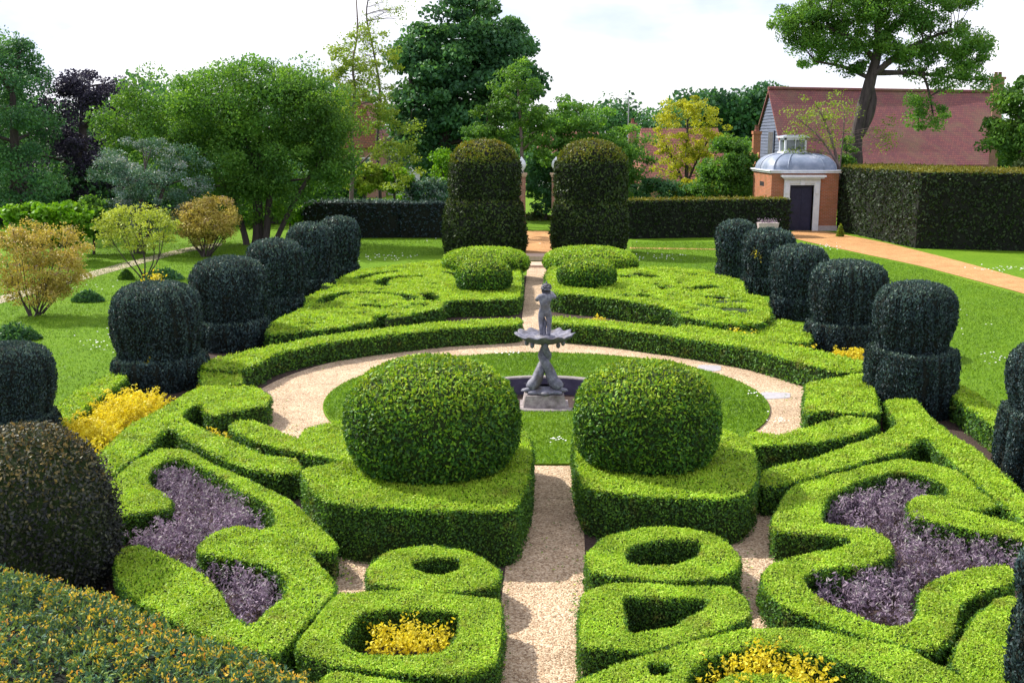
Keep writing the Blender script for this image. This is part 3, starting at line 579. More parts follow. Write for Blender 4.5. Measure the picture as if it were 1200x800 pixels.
# tall topiary pair
for i, (x0, x1, xt0, xt1, lb) in enumerate(((519,616,527,609,'tall two-tier yew topiary with orange crown, left of the gate path'), (647,736,650,735,'tall two-tier yew topiary with green crown, right of the gate path'))):
    fx, fy = P((x0+x1)/2, 301); w_ = (x1-x0)/2; Y = fy+1.6; r = w_*Y/FPX; r2 = (xt1-xt0)/2*Y/FPX
    cx = ((x0+x1)/2-600)/FPX*(Y*CT+2*ST); cx2 = ((xt0+xt1)/2-600)/FPX*(Y*CT+2*ST)-cx; H = Pd(600, 164, Y)[2]; zc = Pd(600, 237, Y-r)[2]; zs = Pd(600, 190, Y-r*.9)[2]
    e = thing('tall_yew_topiary', (cx, Y, 0), lb, 'topiary', 'tall topiary pair flanking the gate')
    lo_ = [(r*.93, 0), (r, zc*.25), (r*.99, zc*.55), (r*.93, zc*.9), (r*.86, zc+.02), (r*.5, zc+.05)]
    up_ = [(r2*.93, zc-.1), (r2*.99, zc+.3), (r2*1.0, zs-.2), (r2*.97, zs)]
    cr_ = [(r2*.96, zs-.02), (r2*.90, zs+(H-zs)*.25), (r2*.76, zs+(H-zs)*.58), (r2*.52, zs+(H-zs)*.85), (r2*.25, H-.03), (.02, H)]
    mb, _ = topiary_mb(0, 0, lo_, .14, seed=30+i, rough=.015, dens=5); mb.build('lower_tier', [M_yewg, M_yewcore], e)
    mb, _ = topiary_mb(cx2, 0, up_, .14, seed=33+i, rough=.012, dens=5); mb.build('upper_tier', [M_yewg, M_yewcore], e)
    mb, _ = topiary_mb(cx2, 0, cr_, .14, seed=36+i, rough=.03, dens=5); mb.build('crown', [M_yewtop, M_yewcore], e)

# ------------------------------------------------------------------ planting
def plants(name, label, cat, outline, z, h, leaf, mat, group=None, kind=None, asp=.35, per=14, dens=1.0, spread=.5, world=False, stem=.12, v0=0., z0=0., it=1):
    """a bed of upright leafy sprigs inside an outline seen at height z"""
    lp = chaikin(np.asarray(outline, float) if world else [P(a, b, z) for a, b in outline], it); lo = lp.min(0); hi = lp.max(0)
    n = int((hi-lo).prod()*dens/(stem**2)); Q = lo+RNG.random((n, 2))*(hi-lo); I, Dm = inside_dist(Q, [lp]); Q = Q[I]; Dm = Dm[I]; n = len(Q)
    if n == 0: return
    hh = h*(.62+.3*RNG.random(n)+.22*undul(Q[:,0]*1.4, Q[:,1]*1.4))*np.clip(.55+Dm/.25, 0, 1)
    mb = MB(); c = lp.mean(0)
    k = per; t = RNG.random((n, k)); lean = RNG.normal(size=(n, 1, 2))*.25
    base = np.concatenate([Q[:, None, :]+lean*t[..., None]*hh[:, None, None]+RNG.normal(size=(n, k, 2))*stem*.28, (z0+hh[:, None]*(.35+.65*t))[..., None]], 2).reshape(-1, 3)
    D = RNG.normal(size=base.shape)*np.array([1, 1, .4]) + np.array([0, 0, 1-spread])
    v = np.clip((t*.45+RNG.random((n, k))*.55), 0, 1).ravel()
    mb.leaves(base, D, leaf*(.7+.6*RNG.random(n*k)), asp, v=v)
    o = mb.build(name, mat, loc=(c[0], c[1], 0)); return tag(o, label, cat, group, kind)
SAGE = (
 [(172,556),(184,545),(212,545),(240,556),(262,572),(290,588),(306,606),(318,622),(275,622),(250,630),(232,640),(235,655),(262,655),(300,662),(325,672),(333,692),(322,702),(300,724),(288,728),(272,716),(258,690),(240,668),(200,650),(160,634),(150,628),(170,612),(198,600),(204,586),(186,572)],
 [(966,600),(972,590),(1004,575),(1052,562),(1082,565),(1088,582),(1066,592),(1066,606),(1100,618),(1140,628),(1188,638),(1200,660),(1175,662),(1115,670),(1083,684),(1074,715),(1066,728),(1048,728),(1000,712),(975,700),(950,690),(960,678),(1000,672),(1044,658),(1050,640),(1038,622),(1010,612)])
for k, (o_, lb) in enumerate(zip(SAGE, ('purple sage planted inside the winding hedge on the left', 'purple sage planted inside the winding hedge on the right'))):
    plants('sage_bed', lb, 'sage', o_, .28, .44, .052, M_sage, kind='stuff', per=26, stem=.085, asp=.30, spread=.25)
YG = 'golden shrubs between the hedges'
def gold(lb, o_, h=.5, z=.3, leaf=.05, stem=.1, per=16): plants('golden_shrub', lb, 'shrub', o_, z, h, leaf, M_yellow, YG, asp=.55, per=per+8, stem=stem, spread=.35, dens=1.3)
gold('golden shrub inside the rounded square hedge at the bottom', [(428,764),(430,745),(450,736),(490,732),(530,738),(533,745),(515,762),(470,766)], .56, .30, .04, .075)
gold('golden shrub at the bottom edge right of the path', [(818,800),(838,782),(880,768),(925,770),(955,785),(972,805),(955,815),(860,812)], .62, .32, .04, .07)
gold('large golden shrub below the front left collared yew, upper clump', [(108,478),(140,462),(190,462),(200,468),(165,490),(130,496),(108,490)], .60, .35, .05, .08, 20)
gold('large golden shrub above the bronze yew, lower clump', [(60,515),(85,498),(128,490),(150,497),(118,530),(98,552),(70,535)], .62, .35, .05, .08, 20)
gold('small golden shrubs in the gap between the zigzag and ring hedges', [(228,500),(248,500),(280,512),(300,524),(330,530),(348,532),(345,536),(310,532),(285,524),(250,512)], .36, .2, stem=.13)
gold('golden sprigs right of the front left collared yew', [(232,446),(240,440),(240,452),(233,456)], .42, .3)
gold('golden flowers at the foot of the second yew in the right row', [(972,417),(1015,412),(1018,420),(1000,422),(978,421)], .45, .2, .06)
gold('golden flowers just left of the second yew in the right row', [(934,406),(950,404),(955,412),(940,411)], .5, .3, .06)
gold('golden flowers on the curved hedge behind the fountain statue', [(672,375),(690,370),(715,374),(718,379),(690,378)], .62, .45, .07, .16)
gold('golden flowers in the gap beside the narrow L-shaped hedge', [(850,393),(862,386),(880,392),(882,397),(865,397)], .55, .35, .07, .16)
for lb, px, py, Y, r in (('golden sprig growing out of the top of the front left yew', 181, 329, Yof(463)+.9, .22), ('golden sprig on the collar of the fourth yew in the right row', 890, 297, Yof(347)+.15, .24), ('golden sprig on the collar of the front left yew', 176, 425, Yof(463)+.1, .1)):
    c = Pd(px, py, Y); n = 130 if r > .15 else 40; mb = MB(); C = c + RNG.normal(size=(n, 3))*r*np.array([.45, .3, .45]); mb.leaves(C, RNG.normal(size=(n,3))+[0,0,.6], .075, .5); mb.tube([c-[0,0,.35], c], .012, 4)
    tag(mb.build('golden_sprig', M_yellow, loc=c), lb, 'sprig', YG, 'stuff')
# yew with orange tips in the front left corner
def front_yew(name, label, outline, z, mats, seed, z0=0):
    lp = chaikin([P(a, b, z) for a, b in outline], 2); mb = MB()
    lo = lp.min(0); hi = lp.max(0); stp = .055
    # solid inside
    tri = tessellate_polygon([[Vector((x, y, 0)) for x, y in lp]]); T = np.array([list(t) for t in tri])
    e1 = lp[T[:,1]]-lp[T[:,0]]; e2 = lp[T[:,2]]-lp[T[:,0]]; neg = (e1[:,0]*e2[:,1]-e1[:,1]*e2[:,0]) < 0; T[neg] = T[neg][:, ::-1]
    mb.add(np.column_stack([lp, np.full(len(lp), z-.16)]), T, m=1)
    n = len(lp); V = np.concatenate([np.column_stack([lp, np.zeros(n)]), np.column_stack([lp, np.full(n, z-.16)])]); i = np.arange(n); j = (i+1) % n
    mb.add(V, np.stack([i, j, n+j, n+i], 1), m=1)
    n = int((hi-lo).prod()/stp**2*2.0); Q = lo+RNG.random((n, 2))*(hi-lo); I, Dm = inside_dist(Q, [lp]); Q = Q[I]; Dm = Dm[I]
    z_ = z-.10*np.clip(1-Dm/.3, 0, 1)**2+.05*undul(Q[:,0]*1.5, Q[:,1]*1.5)+RNG.normal(size=len(Q))*.02
    # also down the sides
    A = lp; B = np.roll(lp, -1, 0); ln = np.linalg.norm(B-A, axis=1); ns = int(ln.sum()*min(z, 1.6)/stp**2*.7); s_ = RNG.choice(len(A), ns, p=ln/ln.sum()); t = RNG.random(ns)[:, None]
    Qs = A[s_]*(1-t)+B[s_]*t; ed = nrm(B[s_]-A[s_]); no = np.stack([ed[:,1], -ed[:,0]], 1)*np.sign(area(lp)); zs = z-.08-RNG.random(ns)*1.6
    C = np.concatenate([np.column_stack([Q, z_]), np.column_stack([Qs+no*.03, np.maximum(zs, .05)])]); U = np.concatenate([np.tile([0, 0, 1.], (len(Q), 1)), np.column_stack([no, np.full(ns, .7)])])
    U = nrm(U+RNG.normal(size=U.shape)*.35); m = len(C); k = 12
    tt = np.linspace(0, 1, k)[None, :]; base = C[:, None, :]+U[:, None, :]*(tt[..., None]*.075-.07)
    side = RNG.normal(size=(m, k, 3)); D = side*1.0+U[:, None, :]*.8
    base = base+nrm(side)*.012
    mb.leaves(base.reshape(-1, 3), D.reshape(-1, 3), .040*(.7+.6*RNG.random(m*k)), .28, m=0)
    tipm = RNG.random(m) < .62*np.clip(.8+.5*undul(C[:,0]*.9+5, C[:,1]*.9), 0, 1); Ct = C[tipm]; Ut = U[tipm]; mt = len(Ct); hue = np.repeat(np.clip(RNG.beta(2, 2.6, mt)+.12*undul(Ct[:,0]*2, Ct[:,1]*2), 0, 1), 5)
    bt = (Ct[:, None, :]+Ut[:, None, :]*.012+RNG.normal(size=(mt, 5, 3))*.010).reshape(-1, 3)
    mb.leaves(bt, np.repeat(Ut, 5, 0)+RNG.normal(size=(mt*5, 3))*.6, .021*(.7+.6*RNG.random(mt*5)), .55, v=hue, m=2)
    c = lp.mean(0); o = mb.build(name, mats, loc=(c[0], c[1], 0)); return tag(o, label, 'hedge')
front_yew('yew_hedge', 'broad yew top speckled with orange and yellow tips filling the bottom left corner',
  [(-140,640),(0,655),(60,668),(130,690),(215,722),(300,752),(370,780),(420,806),(470,850),(440,1100),(-300,1100)], 2.1, [M_yewfront, M_yewcore, M_yewtip], 5)

# ------------------------------------------------------------------ fountain
fz = lambda y: Pd(638, y, YF)[2]; fs = (YF*CT+4*ST)/FPX
pool = thing('fountain_pool', (PC[0], PC[1], 0), 'sunken oval stone basin with dark inner wall around the foot of the fountain', 'pool')
mb = MB(); mb.lathe([(RP-.14, -.30), (RP-.14, .055), (RP-.12, .075), (RP+.03, .075), (RP+.05, .06), (RP+.05, .0)], n=80, caps=False, smooth=False, sy=SYP); mb.build('kerb', M_kerb, pool)
mb = MB(); mb.lathe([(RP-.15, -.295), (RP-.15, .045)], n=80, caps=False, smooth=False, sy=SYP); mb.build('inner_wall_shade', M_basinshade, pool)  # dark skin over the inner wall, shade put into its colour
mb = MB(); mb.lathe([(.01, -.30), (RP-.10, -.30)], n=60, caps=False, sy=SYP); mb.build('basin_floor', M_soil, pool)
fo = thing('fountain', (FX, YF, 0), 'grey fountain with entwined dolphins, a shell bowl and a child statue', 'fountain')
zp = fz(459); mb = MB(); mb.box(-.46, .46, -.42, .42, -.3, .03); mb.box(-.415, .415, -.38, .38, .03, zp, tx=.055, ty=.055); mb.build('base', M_base, fo)
mb = MB(); k = 48; a = np.linspace(0, 2*pi, k, endpoint=False)
def ring(r, z, amp, nn=8): return np.stack([np.cos(a)*r*(1+amp*np.cos(nn*a)), np.sin(a)*r*.85*(1+amp*np.cos(nn*a)), np.full(k, z)], 1)
R_ = [ring(.30, zp, .1), ring(.40, zp+.02, .13), ring(.38, zp+.06, .13), ring(.25, zp+.09, .08), ring(.12, zp+.13, 0)]
F = np.array([(i*k+j, i*k+(j+1) % k, (i+1)*k+(j+1) % k, (i+1)*k+j) for i in range(4) for j in range(k)]); mb.add(np.concatenate(R_), F, smooth=True); mb.build('foot', M_stone, fo)
zb = fz(402)
for sg in (-1, 1):
    mb = MB(); H_ = zb-zp
    pts = [(sg*.31, -.16, zp+.10), (sg*.24, -.12, zp+.15), (sg*.15, -.07, zp+.24), (sg*.10, -.03, zp+.40), (sg*.02, -.07*sg, zp+.56), (-sg*.07, 0, zp+.70), (-sg*.03, .05*sg, zp+H_*.85), (sg*.03, 0, zp+H_+.02)]
    # smooth path
    pp = np.array(pts); q = pp.copy()
    for _ in range(2): q = np.concatenate([q[:1], np.stack([q[:-1]*.75+q[1:]*.25, q[:-1]*.25+q[1:]*.75], 1).reshape(-1, 3), q[-1:]])
    tt = np.linspace(0, 1, len(q)); rad = np.interp(tt, [0, .06, .18, .35, .6, .8, 1], [.035, .085, .12, .11, .08, .065, .06])
    mb.tube(q, rad, 10)
    mb.tube([(sg*.28, -.16, zp+.09), (sg*.36, -.2, zp+.075), (sg*.42, -.22, zp+.07)], [.05, .035, .012], 7)   # snout
    V = np.array([(sg*.12, -.10, zp+.30), (sg*.27, -.02, zp+.20), (sg*.17, -.06, zp+.14), (sg*.17, -.01, zp+.22)]); mb.add(V, [[0, 1, 2], [0, 3, 1], [1, 3, 2], [0, 2, 3]])   # fin
    V = np.array([(sg*.30, .10, zp+.10), (sg*.40, .05, zp+.16), (sg*.20, .02, zp+.10), (sg*.28, .05, zp+.18)]); mb.add(V, [[0, 1, 2], [0, 3, 1], [1, 3, 2], [0, 2, 3]])
    mb.build('dolphin', M_stone, fo)
# shell bowl
mb = MB(); k = 96; a = np.linspace(0, 2*pi, k, endpoint=False); RB = .545; zr = fz(391)
def br(r, z, amp, za): return np.stack([np.cos(a)*r*(1+amp*np.cos(12*a)), np.sin(a)*r*(1+amp*np.cos(12*a)), z+za*np.cos(12*a+.6)+.01*np.sin(3*a)], 1)
R_ = [br(.06, zb-.02, 0, 0), br(.16, zb+.00, .03, 0), br(.34, zb+.05, .05, .006), br(.48, zr-.045, .06, .012), br(RB, zr, .06, .022), br(RB-.012, zr+.012, .06, .022), br(.45, zr-.035, .05, .012), br(.30, zr-.075, .04, .004), br(.05, zr-.085, 0, 0)]
F = np.array([(i*k+j, i*k+(j+1) % k, (i+1)*k+(j+1) % k, (i+1)*k+j) for i in range(8) for j in range(k)]); mb.add(np.concatenate(R_), F, smooth=True); mb.build('bowl', M_stone, fo)
mb = MB()
for t in np.linspace(0, 2*pi, 8, endpoint=False): 
    mb.lathe([(.01, -.07), (.035, -.05), (.042, 0), (.02, .04)], (cos(t)*.34, sin(t)*.34, zb+.02), n=8)
tag(mb.build('bosses', M_stone, fo), kind='stuff')
# the child, seen from behind, arms raised to the mouth
fb = zr-.075; FH = fz(329)-fb; u = FH/1.0
J = {'pel': (0, 0, .47), 'wai': (.0, 0, .56), 'che': (.005, -.005, .68), 'nek': (.012, 0, .775), 'hea': (.018, .01, .85), 'top': (.018, .01, .915),
     'hl': (-.07, 0, .43), 'kl': (-.075, .02, .25), 'al': (-.06, -.01, .06), 'fl': (-.07, .06, .03), 'hr': (.07, 0, .43), 'kr': (.075, .0, .24), 'ar': (.07, -.02, .05), 'fr': (.085, .05, .02),
     'sl': (-.10, 0, .72), 'el': (-.165, .06, .64), 'wl': (-.07, .15, .74), 'sr': (.11, 0, .73), 'er': (.165, .07, .70), 'wr': (.07, .14, .80)}
Rr = {'pel': .095, 'wai': .078, 'che': .09, 'nek': .048, 'hea': .082, 'top': .05, 'hl': .072, 'kl': .052, 'al': .034, 'fl': .028, 'hr': .072, 'kr': .052, 'ar': .034, 'fr': .028, 'sl': .05, 'el': .04, 'wl': .028, 'sr': .05, 'er': .04, 'wr': .028}
E = [('pel','wai'),('wai','che'),('che','nek'),('nek','hea'),('hea','top'),('pel','hl'),('hl','kl'),('kl','al'),('al','fl'),('pel','hr'),('hr','kr'),('kr','ar'),('ar','fr'),('che','sl'),('sl','el'),('el','wl'),('che','sr'),('sr','er'),('er','wr')]
names = list(J); me = bpy.data.meshes.new('statue'); me.from_pydata([tuple(np.array(J[n_])*u) for n_ in names], [(names.index(a_), names.index(b_)) for a_, b_ in E], [])
stt = bpy.data.objects.new('statue', me); COL.objects.link(stt); stt.parent = fo; stt.location = (0, 0, fb); stt.rotation_euler = (0, 0, radians(-12)); me.materials.append(M_stone)
sk = stt.modifiers.new('skin', 'SKIN'); sk.use_smooth_shade = True
for i, n_ in enumerate(names): me.skin_vertices[0].data[i].radius = (Rr[n_]*u, Rr[n_]*u*.9); me.skin_vertices[0].data[i].use_root = (n_ == 'pel')
stt.modifiers.new('sub', 'SUBSURF').render_levels = 2; stt.modifiers['sub'].levels = 2
mb = MB()   # curls and a pointed forelock
for i in range(60):
    th = random.random()*6.28; ph = random.random()*1.5; c = np.array((.018+.08*cos(th)*cos(ph), .01+.08*sin(th)*cos(ph), .865+.075*sin(ph)))*u
    mb.lathe([(.004, -.02), (.02, -.008), (.02, .01), (.004, .022)], c, n=6)
mb.tube(np.array([(.018, .01, .92), (.022, .0, .965), (.03, -.005, 1.0)])*u, [.03*u, .018*u, .004], 7); mb.tube(np.array([(.06, .0, .90), (.095, .0, .93), (.11, 0, .90)])*u, [.03*u, .02*u, .006], 7); mb.build('hair', M_stone, stt)
mb = MB(); mb.tube(np.array([(-.07, .15, .74), (.07, .15, .80)])*u, .03*u, 7); mb.tube(np.array([(.0, .10, .80), (.01, .2, .72)])*u, .022*u, 7); mb.build('pipes', M_stone, stt)
mb = MB()
mb.tube(np.array([(-.02, .02, 0), (-.03, .03, .12), (-.01, .04, .25), (-.03, .05, .36)])*u, [.05*u, .035*u, .04*u, .02*u], 7, wob=.2); mb.lathe([(.19*u, 0), (.18*u, .03*u), (.1*u, .05*u)], n=12); mb.build('tree_stump', M_stone, stt)

# ------------------------------------------------------------------ gate pillars, planter
def pillar(px, pyb, w_, ptop, label, fin=True):
    Y = Yof(272)+1.5; c = Pd(px, pyb, Y); hw = w_*mpp(Y)/2*1.03; H = Pd(px, ptop, Y)[2]
    e = thing('gate_pillar', (c[0], Y, 0), label, 'pillar', 'brick gate pillars')
    mb = MB(); mb.box(-hw, hw, -hw, hw, 0, H); mb.build('shaft', M_brickp, e)
    mb = MB(); mb.box(-hw*1.2, hw*1.2, -hw*1.2, hw*1.2, H, H+.1); mb.box(-hw*1.4, hw*1.4, -hw*1.4, hw*1.4, H+.1, H+.2); mb.build('cap', M_step, e)
    mb = MB(); mb.lathe([(.08, 0), (.09, .06), (.06, .1), (.16, .2), (.24, .36), (.25, .5), (.20, .64), (.12, .74), (.05, .84), (.01, .88)], (0, 0, H+.2), n=16); mb.build('finial', M_white, e)
pillar(651, 271, 9, 207, 'slim brick gate pillar with white stone finial beside the right tall topiary')
pillar(611, 271, 9, 207, 'brick gate pillar mostly hidden behind the left tall topiary')
c = P(899, 281); e = thing('planter', (c[0], c[1], 0), 'pale stone trough of flowers before the hedge near the pavilion door', 'planter')
mb = MB(); mb.box(-.45, .45, -.2, .2, .5, .86, tx=-.06, ty=-.04); mb.box(-.3, .3, -.15, .15, .1, .5, tx=.04); mb.box(-.36, .36, -.2, .2, 0, .1); mb.build('trough', M_pink, e)
mb = MB(); C = RNG.normal(size=(160, 3))*[.26, .1, .07]+[0, 0, .92]; mb.leaves(C, RNG.normal(size=(160, 3)), .09, .6); tag(mb.build('flowers', M_sage, e), kind='stuff')

# ------------------------------------------------------------------ pavilion
YP = Yof(270.5); sc = mpp(YP)*1.02
xl, xr = Pd(902, 260, YP)[0], Pd(980, 260, YP)[0]; W_ = xr-xl; pc = (xl+xr)/2; D_ = 4.4; ze = Pd(940, 203, YP)[2]
pv = thing('garden_pavilion', (pc, YP+D_/2, 0), 'small square orange brick pavilion with lead dome, white cupola and dark door', 'pavilion')
hw, hd = W_/2, D_/2; dcx = Pd(937.5, 260, YP)[0]-pc; dw = .66; dh = Pd(937, 217, YP)[2]
mb = MB(); mb.box(-hw, dcx-dw, -hd, hd, 0, ze); mb.box(dcx+dw, hw, -hd, hd, 0, ze); mb.box(dcx-dw, dcx+dw, -hd+.5, hd-.01, 0, ze); mb.box(dcx-dw, dcx+dw, -hd, -hd+.5, dh, ze-.003)
mb.build('wall', M_brick, pv)
mb = MB(); mb.box(dcx+.98, hw+.05, -hd-.06, -hd+.3, 0, .28); mb.build('plinth', M_pink, pv)
mb = MB(); mb.box(-hw-.05, dcx-.98, -hd-.06, -hd+.3, 0, .28); mb.build('plinth', M_pink, pv)
mb = MB(); mb.box(-hw-.003, -hw+.1, -.5, .5, 2.35, 2.6); mb.build('vent', M_darkwood, pv)
dr = (lambda mb: (mb.box(dcx-dw+.02, dcx+dw-.02, -hd+.22, -hd+.3, 0, dh), mb.build('door', M_door, pv))[1])(MB())
for i in range(2):
    for j, (a_, b_) in enumerate(((.15, .8), (.95, 1.65), (1.8, dh-.12))):
        mb = MB(); x0 = dcx-dw+.10+i*.60; mb.box(x0, x0+.52, -hd+.19, -hd+.22, a_, b_, tx=.03); mb.build('panel', M_door, dr)
sr = (lambda mb: (mb.box(dcx-.98, dcx-dw, -hd-.10, -hd+.25, 0, dh+.1), mb.box(dcx+dw, dcx+.98, -hd-.10, -hd+.25, 0, dh+.1), mb.box(dcx-.98, dcx+.98, -hd-.12, -hd+.25, dh+.1, dh+.36), mb.box(dcx-dw, dcx+dw, -hd-.06, -hd+.2, dh, dh+.1), mb.box(dcx-.92, dcx-dw-.06, -hd-.16, -hd-.10, dh-.45, dh+.1), mb.box(dcx+dw+.06, dcx+.92, -hd-.16, -hd-.10, dh-.45, dh+.1), mb.box(dcx-.12, dcx+.12, -hd-.17, -hd-.12, dh, dh+.3), mb.build('door_surround', M_white, pv))[-1])(MB())
mb = MB(); mb.box(dcx-1.12, dcx+1.12, -hd-.34, -hd+.1, dh+.36, dh+.44); mb.box(dcx-1.2, dcx+1.2, -hd-.42, -hd+.1, dh+.44, dh+.54); mb.build('hood', M_white, pv)
mb = MB(); mb.box(-hw-.10, hw+.10, -hd-.10, hd+.10, ze, ze+.10); mb.box(-hw-.18, hw+.18, -hd-.18, hd+.18, ze+.10, ze+.17); mb.build('cornice', M_white, pv)
zd = ze+.17; zt = Pd(930, 179.5, YP+D_/2)[2]; hgt = zt-zd
def dome_ring(t, grow=1.0):
    s_ = cos(t*pi/2)**.62; s_ = max(s_, .30); return s_*grow
mb = MB(); k = 40; a = np.linspace(0, 2*pi, k, endpoint=False); rings = []
for t in np.linspace(0, 1, 12):
    s_ = dome_ring(t); pw = 5.0
    rr = (np.abs(np.cos(a))**pw+np.abs(np.sin(a))**pw)**(-1/pw); rings.append(np.stack([np.cos(a)*rr*(hw+.12)*s_, np.sin(a)*rr*(hd+.12)*s_, np.full(k, zd+hgt*sin(t*pi/2)**.9)], 1))
F = np.array([(i*k+j, i*k+(j+1) % k, (i+1)*k+(j+1) % k, (i+1)*k+j) for i in range(11) for j in range(k)]); mb.add(np.concatenate(rings), F, smooth=True); mb.add(rings[-1], [list(range(k))]); 
dome = mb.build('dome', M_lead, pv)
for ai in (0, 5, 10, 15, 20, 25, 27, 33, 35):
    pts = [rings[i][ai]*np.array([1.004, 1.004, 1])+[0, 0, .01] for i in range(12)]; mb = MB(); mb.tube(pts, .035, 5); mb.build('lead_roll', M_lead, dome)
cw = 25*sc/2; zc0 = zt-.02; zc1 = Pd(930, 161.5, YP+D_/2)[2]; cxu = Pd(929, 170, YP+D_/2)[0]-pc
cu = (lambda mb: (mb.box(cxu-cw-.06, cxu+cw+.06, -cw-.06, cw+.06, zc0, zc0+.12), [mb.box(cxu+sx*cw-.1*(sx > 0), cxu+sx*cw+.1*(sx < 0), sy*cw-.1*(sy > 0), sy*cw+.1*(sy < 0), zc0+.12, zc1) for sx in (-1, 1) for sy in (-1, 1)], mb.box(cxu-cw, cxu+cw, -cw, cw, zc1-.12, zc1), mb.box(cxu-cw+.1, cxu+cw-.1, -cw+.02, -cw+.08, zc0+.12, zc0+.2), mb.box(cxu-cw-.14, cxu+cw+.14, -cw-.14, cw+.14, zc1, zc1+.09), mb.build('cupola', M_white, pv))[-1])(MB())
mb = MB(); mb.box(cxu-cw+.08, cxu+cw-.08, -cw+.09, cw-.09, zc0+.12, zc1-.12); mb.build('window', M_glass, cu)
for q in (0,):
    mb = MB(); mb.box(cxu+q*cw-.02, cxu+q*cw+.02, -cw+.04, -cw+.088, zc0+.2, zc1-.12); mb.build('glazing_bar', M_white, cu)
mb = MB(); mb.box(cxu-cw-.05, cxu+cw+.05, -cw-.05, cw+.05, zc1+.092, zc1+.15, tx=.25, ty=.25); mb.build('cap', M_lead, cu)

# ------------------------------------------------------------------ barn
def quadwall(mb, pts, m=0): mb.add(np.array(pts), [list(range(len(pts)))], m=m)
Y0, Y1, Y2 = 74.0, 79.5, 85.0
gl_f = Pd(921, 189.5, Y0); ev = gl_f[2]; rl = Pd(902, 104.5, Y1); rr_ = Pd(1163, 110, Y1+6); rr_[2] = rl[2]; er = Pd(1156, 190, Y0+4); er[2] = ev
gl_b = np.array((gl_f[0], Y2, ev)); rl[0] = gl_f[0]; eb = np.array((er[0]+2, Y2+5, ev))
rlx = rl.copy(); bn = thing('barn', (gl_f[0], Y0, 0), 'large barn with steep mossy red-brown tiled roof and grey boarded gable', 'barn')
O = np.array((gl_f[0], Y0, 0)); rel = lambda p: tuple(np.asarray(p)-O)
mb = MB(); th = np.array((0, 0, .18)); ov = np.array((-.15, 0, 0))
for quad in ([gl_f+(-.15,-.35,-.3), er+(0,-.35,-.3), rr_, rl+ov], [rl+ov, rr_, eb, gl_b+ov]):
    q = [np.array(rel(p)) for p in quad]; V = q+[p-th for p in q]; mb.add(V, [[0,1,2,3],[7,6,5,4],[0,4,5,1],[1,5,6,2],[2,6,7,3],[3,7,4,0]])
rf = mb.build('roof', M_tile, bn)
mb = MB(); mb.tube([rel(rl+ov+(0,0,.05)), rel(rr_+(0,0,.05))], .14, 8); mb.build('ridge_tiles', M_tile, rf)
mb = MB(); q = [rel(p) for p in (gl_f+(.3,.3,-.1), er+(-.3,.3,-.1), er*np.array((1,1,0))+(-.3,.3,0), gl_f*np.array((1,1,0))+(.3,.3,0))]; quadwall(mb, q); q = [rel(p) for p in (er+(-.35,.3,-.1), eb+(-.35,-.3,-.1), eb*np.array((1,1,0))+(-.35,-.3,0), er*np.array((1,1,0))+(-.35,.3,0))]; quadwall(mb, q); mb.build('wall', M_darkwood, bn)
gx = .02; mb = MB(); quadwall(mb, [(gx+.06, 0.3, 0), (gx+.06, Y2-Y0-.3, 0), (gx+.06, Y2-Y0-.3, ev-.1), (gx+.06, Y1-Y0, rl[2]-.25), (gx+.06, .3, ev-.1)][::-1]); gb = mb.build('gable', M_board, bn)
nb = 0; zz = .2
while zz < rl[2]-.5:
    ya, yb = .3, Y2-Y0-.3
    if zz > ev-.1:
        t = (zz+.2-ev)/(rl[2]-ev); ya = .1+t*(Y1-Y0); yb = (Y2-Y0)-.1-t*(Y2-Y1)
    mb = MB(); V = [(gx-.03, ya, zz), (gx-.03, yb, zz), (gx+.02, yb, zz+.24), (gx+.02, ya, zz+.24), (gx+.05, ya, zz), (gx+.05, yb, zz), (gx+.05, yb, zz+.24), (gx+.05, ya, zz+.24)]
    mb.add(V, np.array([(0,3,2,1),(4,5,6,7),(0,1,5,4),(2,3,7,6),(1,2,6,5),(0,4,7,3)])); mb.build('board', M_board, gb); zz += .23
mb = MB(); c = Pd(903, 165, Y1-1); yy = Y1-Y0-1.2; mb.box(-.06, .0, yy-.75, yy+.75, c[2]-1.0, c[2]+.5); mb.lathe([(.75, -.03), (.75, .03)], (0,0,0), n=20); 
mb = MB(); mb.box(-.09, -.035, yy-.85, yy+.85, c[2]-1.1, c[2]+.75); wn = mb.build('window', M_board, bn)
mb = MB(); mb.box(-.11, -.092, yy-.7, yy+.7, c[2]-1.0, c[2]+.62); mb.build('pane', M_glass, wn)
# brick chimneys
def chimney(px, pt, pb, w_, Y, label, pot=True, roof=False, mat=None):
    c = Pd(px, pb, Y); t = Pd(px, pt, Y)[2]; hw_ = w_*mpp(Y)/2
    e = thing('brick_chimney', (c[0], Y, 0), label, 'chimney', 'brick chimneys above the trees')
    mb = MB(); mb.box(-hw_, hw_, -hw_, hw_, 0, t-.3); mb.build('stack', mat or M_brickp, e)
    mb = MB(); mb.box(-hw_*1.2, hw_*1.2, -hw_*1.2, hw_*1.2, t-.3, t-.1); mb.build('cap', mat or M_brickp, e)
    for x in ((-.4, .4) if w_ > 9 else (0,)):
        mb = MB(); mb.lathe([(.16, 0), (.13, .35), (.16, .4)], (x*hw_, 0, t-.1), n=10); mb.build('pot', M_tile2, e)
    if roof:
        mb = MB(); z = t-1.5; w2 = hw_*2.4; V = [(-w2, -1, z-2.2), (w2, -1, z-2.2), (0, -1, z), (-w2, 2.5, z-2.2), (w2, 2.5, z-2.2), (0, 2.5, z)]; mb.add(V, [[0,1,2],[3,5,4],[0,2,5,3],[1,4,5,2]]); mb.box(-w2+.1, w2-.1, -1, 2.4, 0, z-2.2); mb.build('gable', M_brick, e)
chimney(885.5, 152, 185, 8, 72, 'orange brick chimney and small gable left of the barn', roof=True, mat=M_brick)
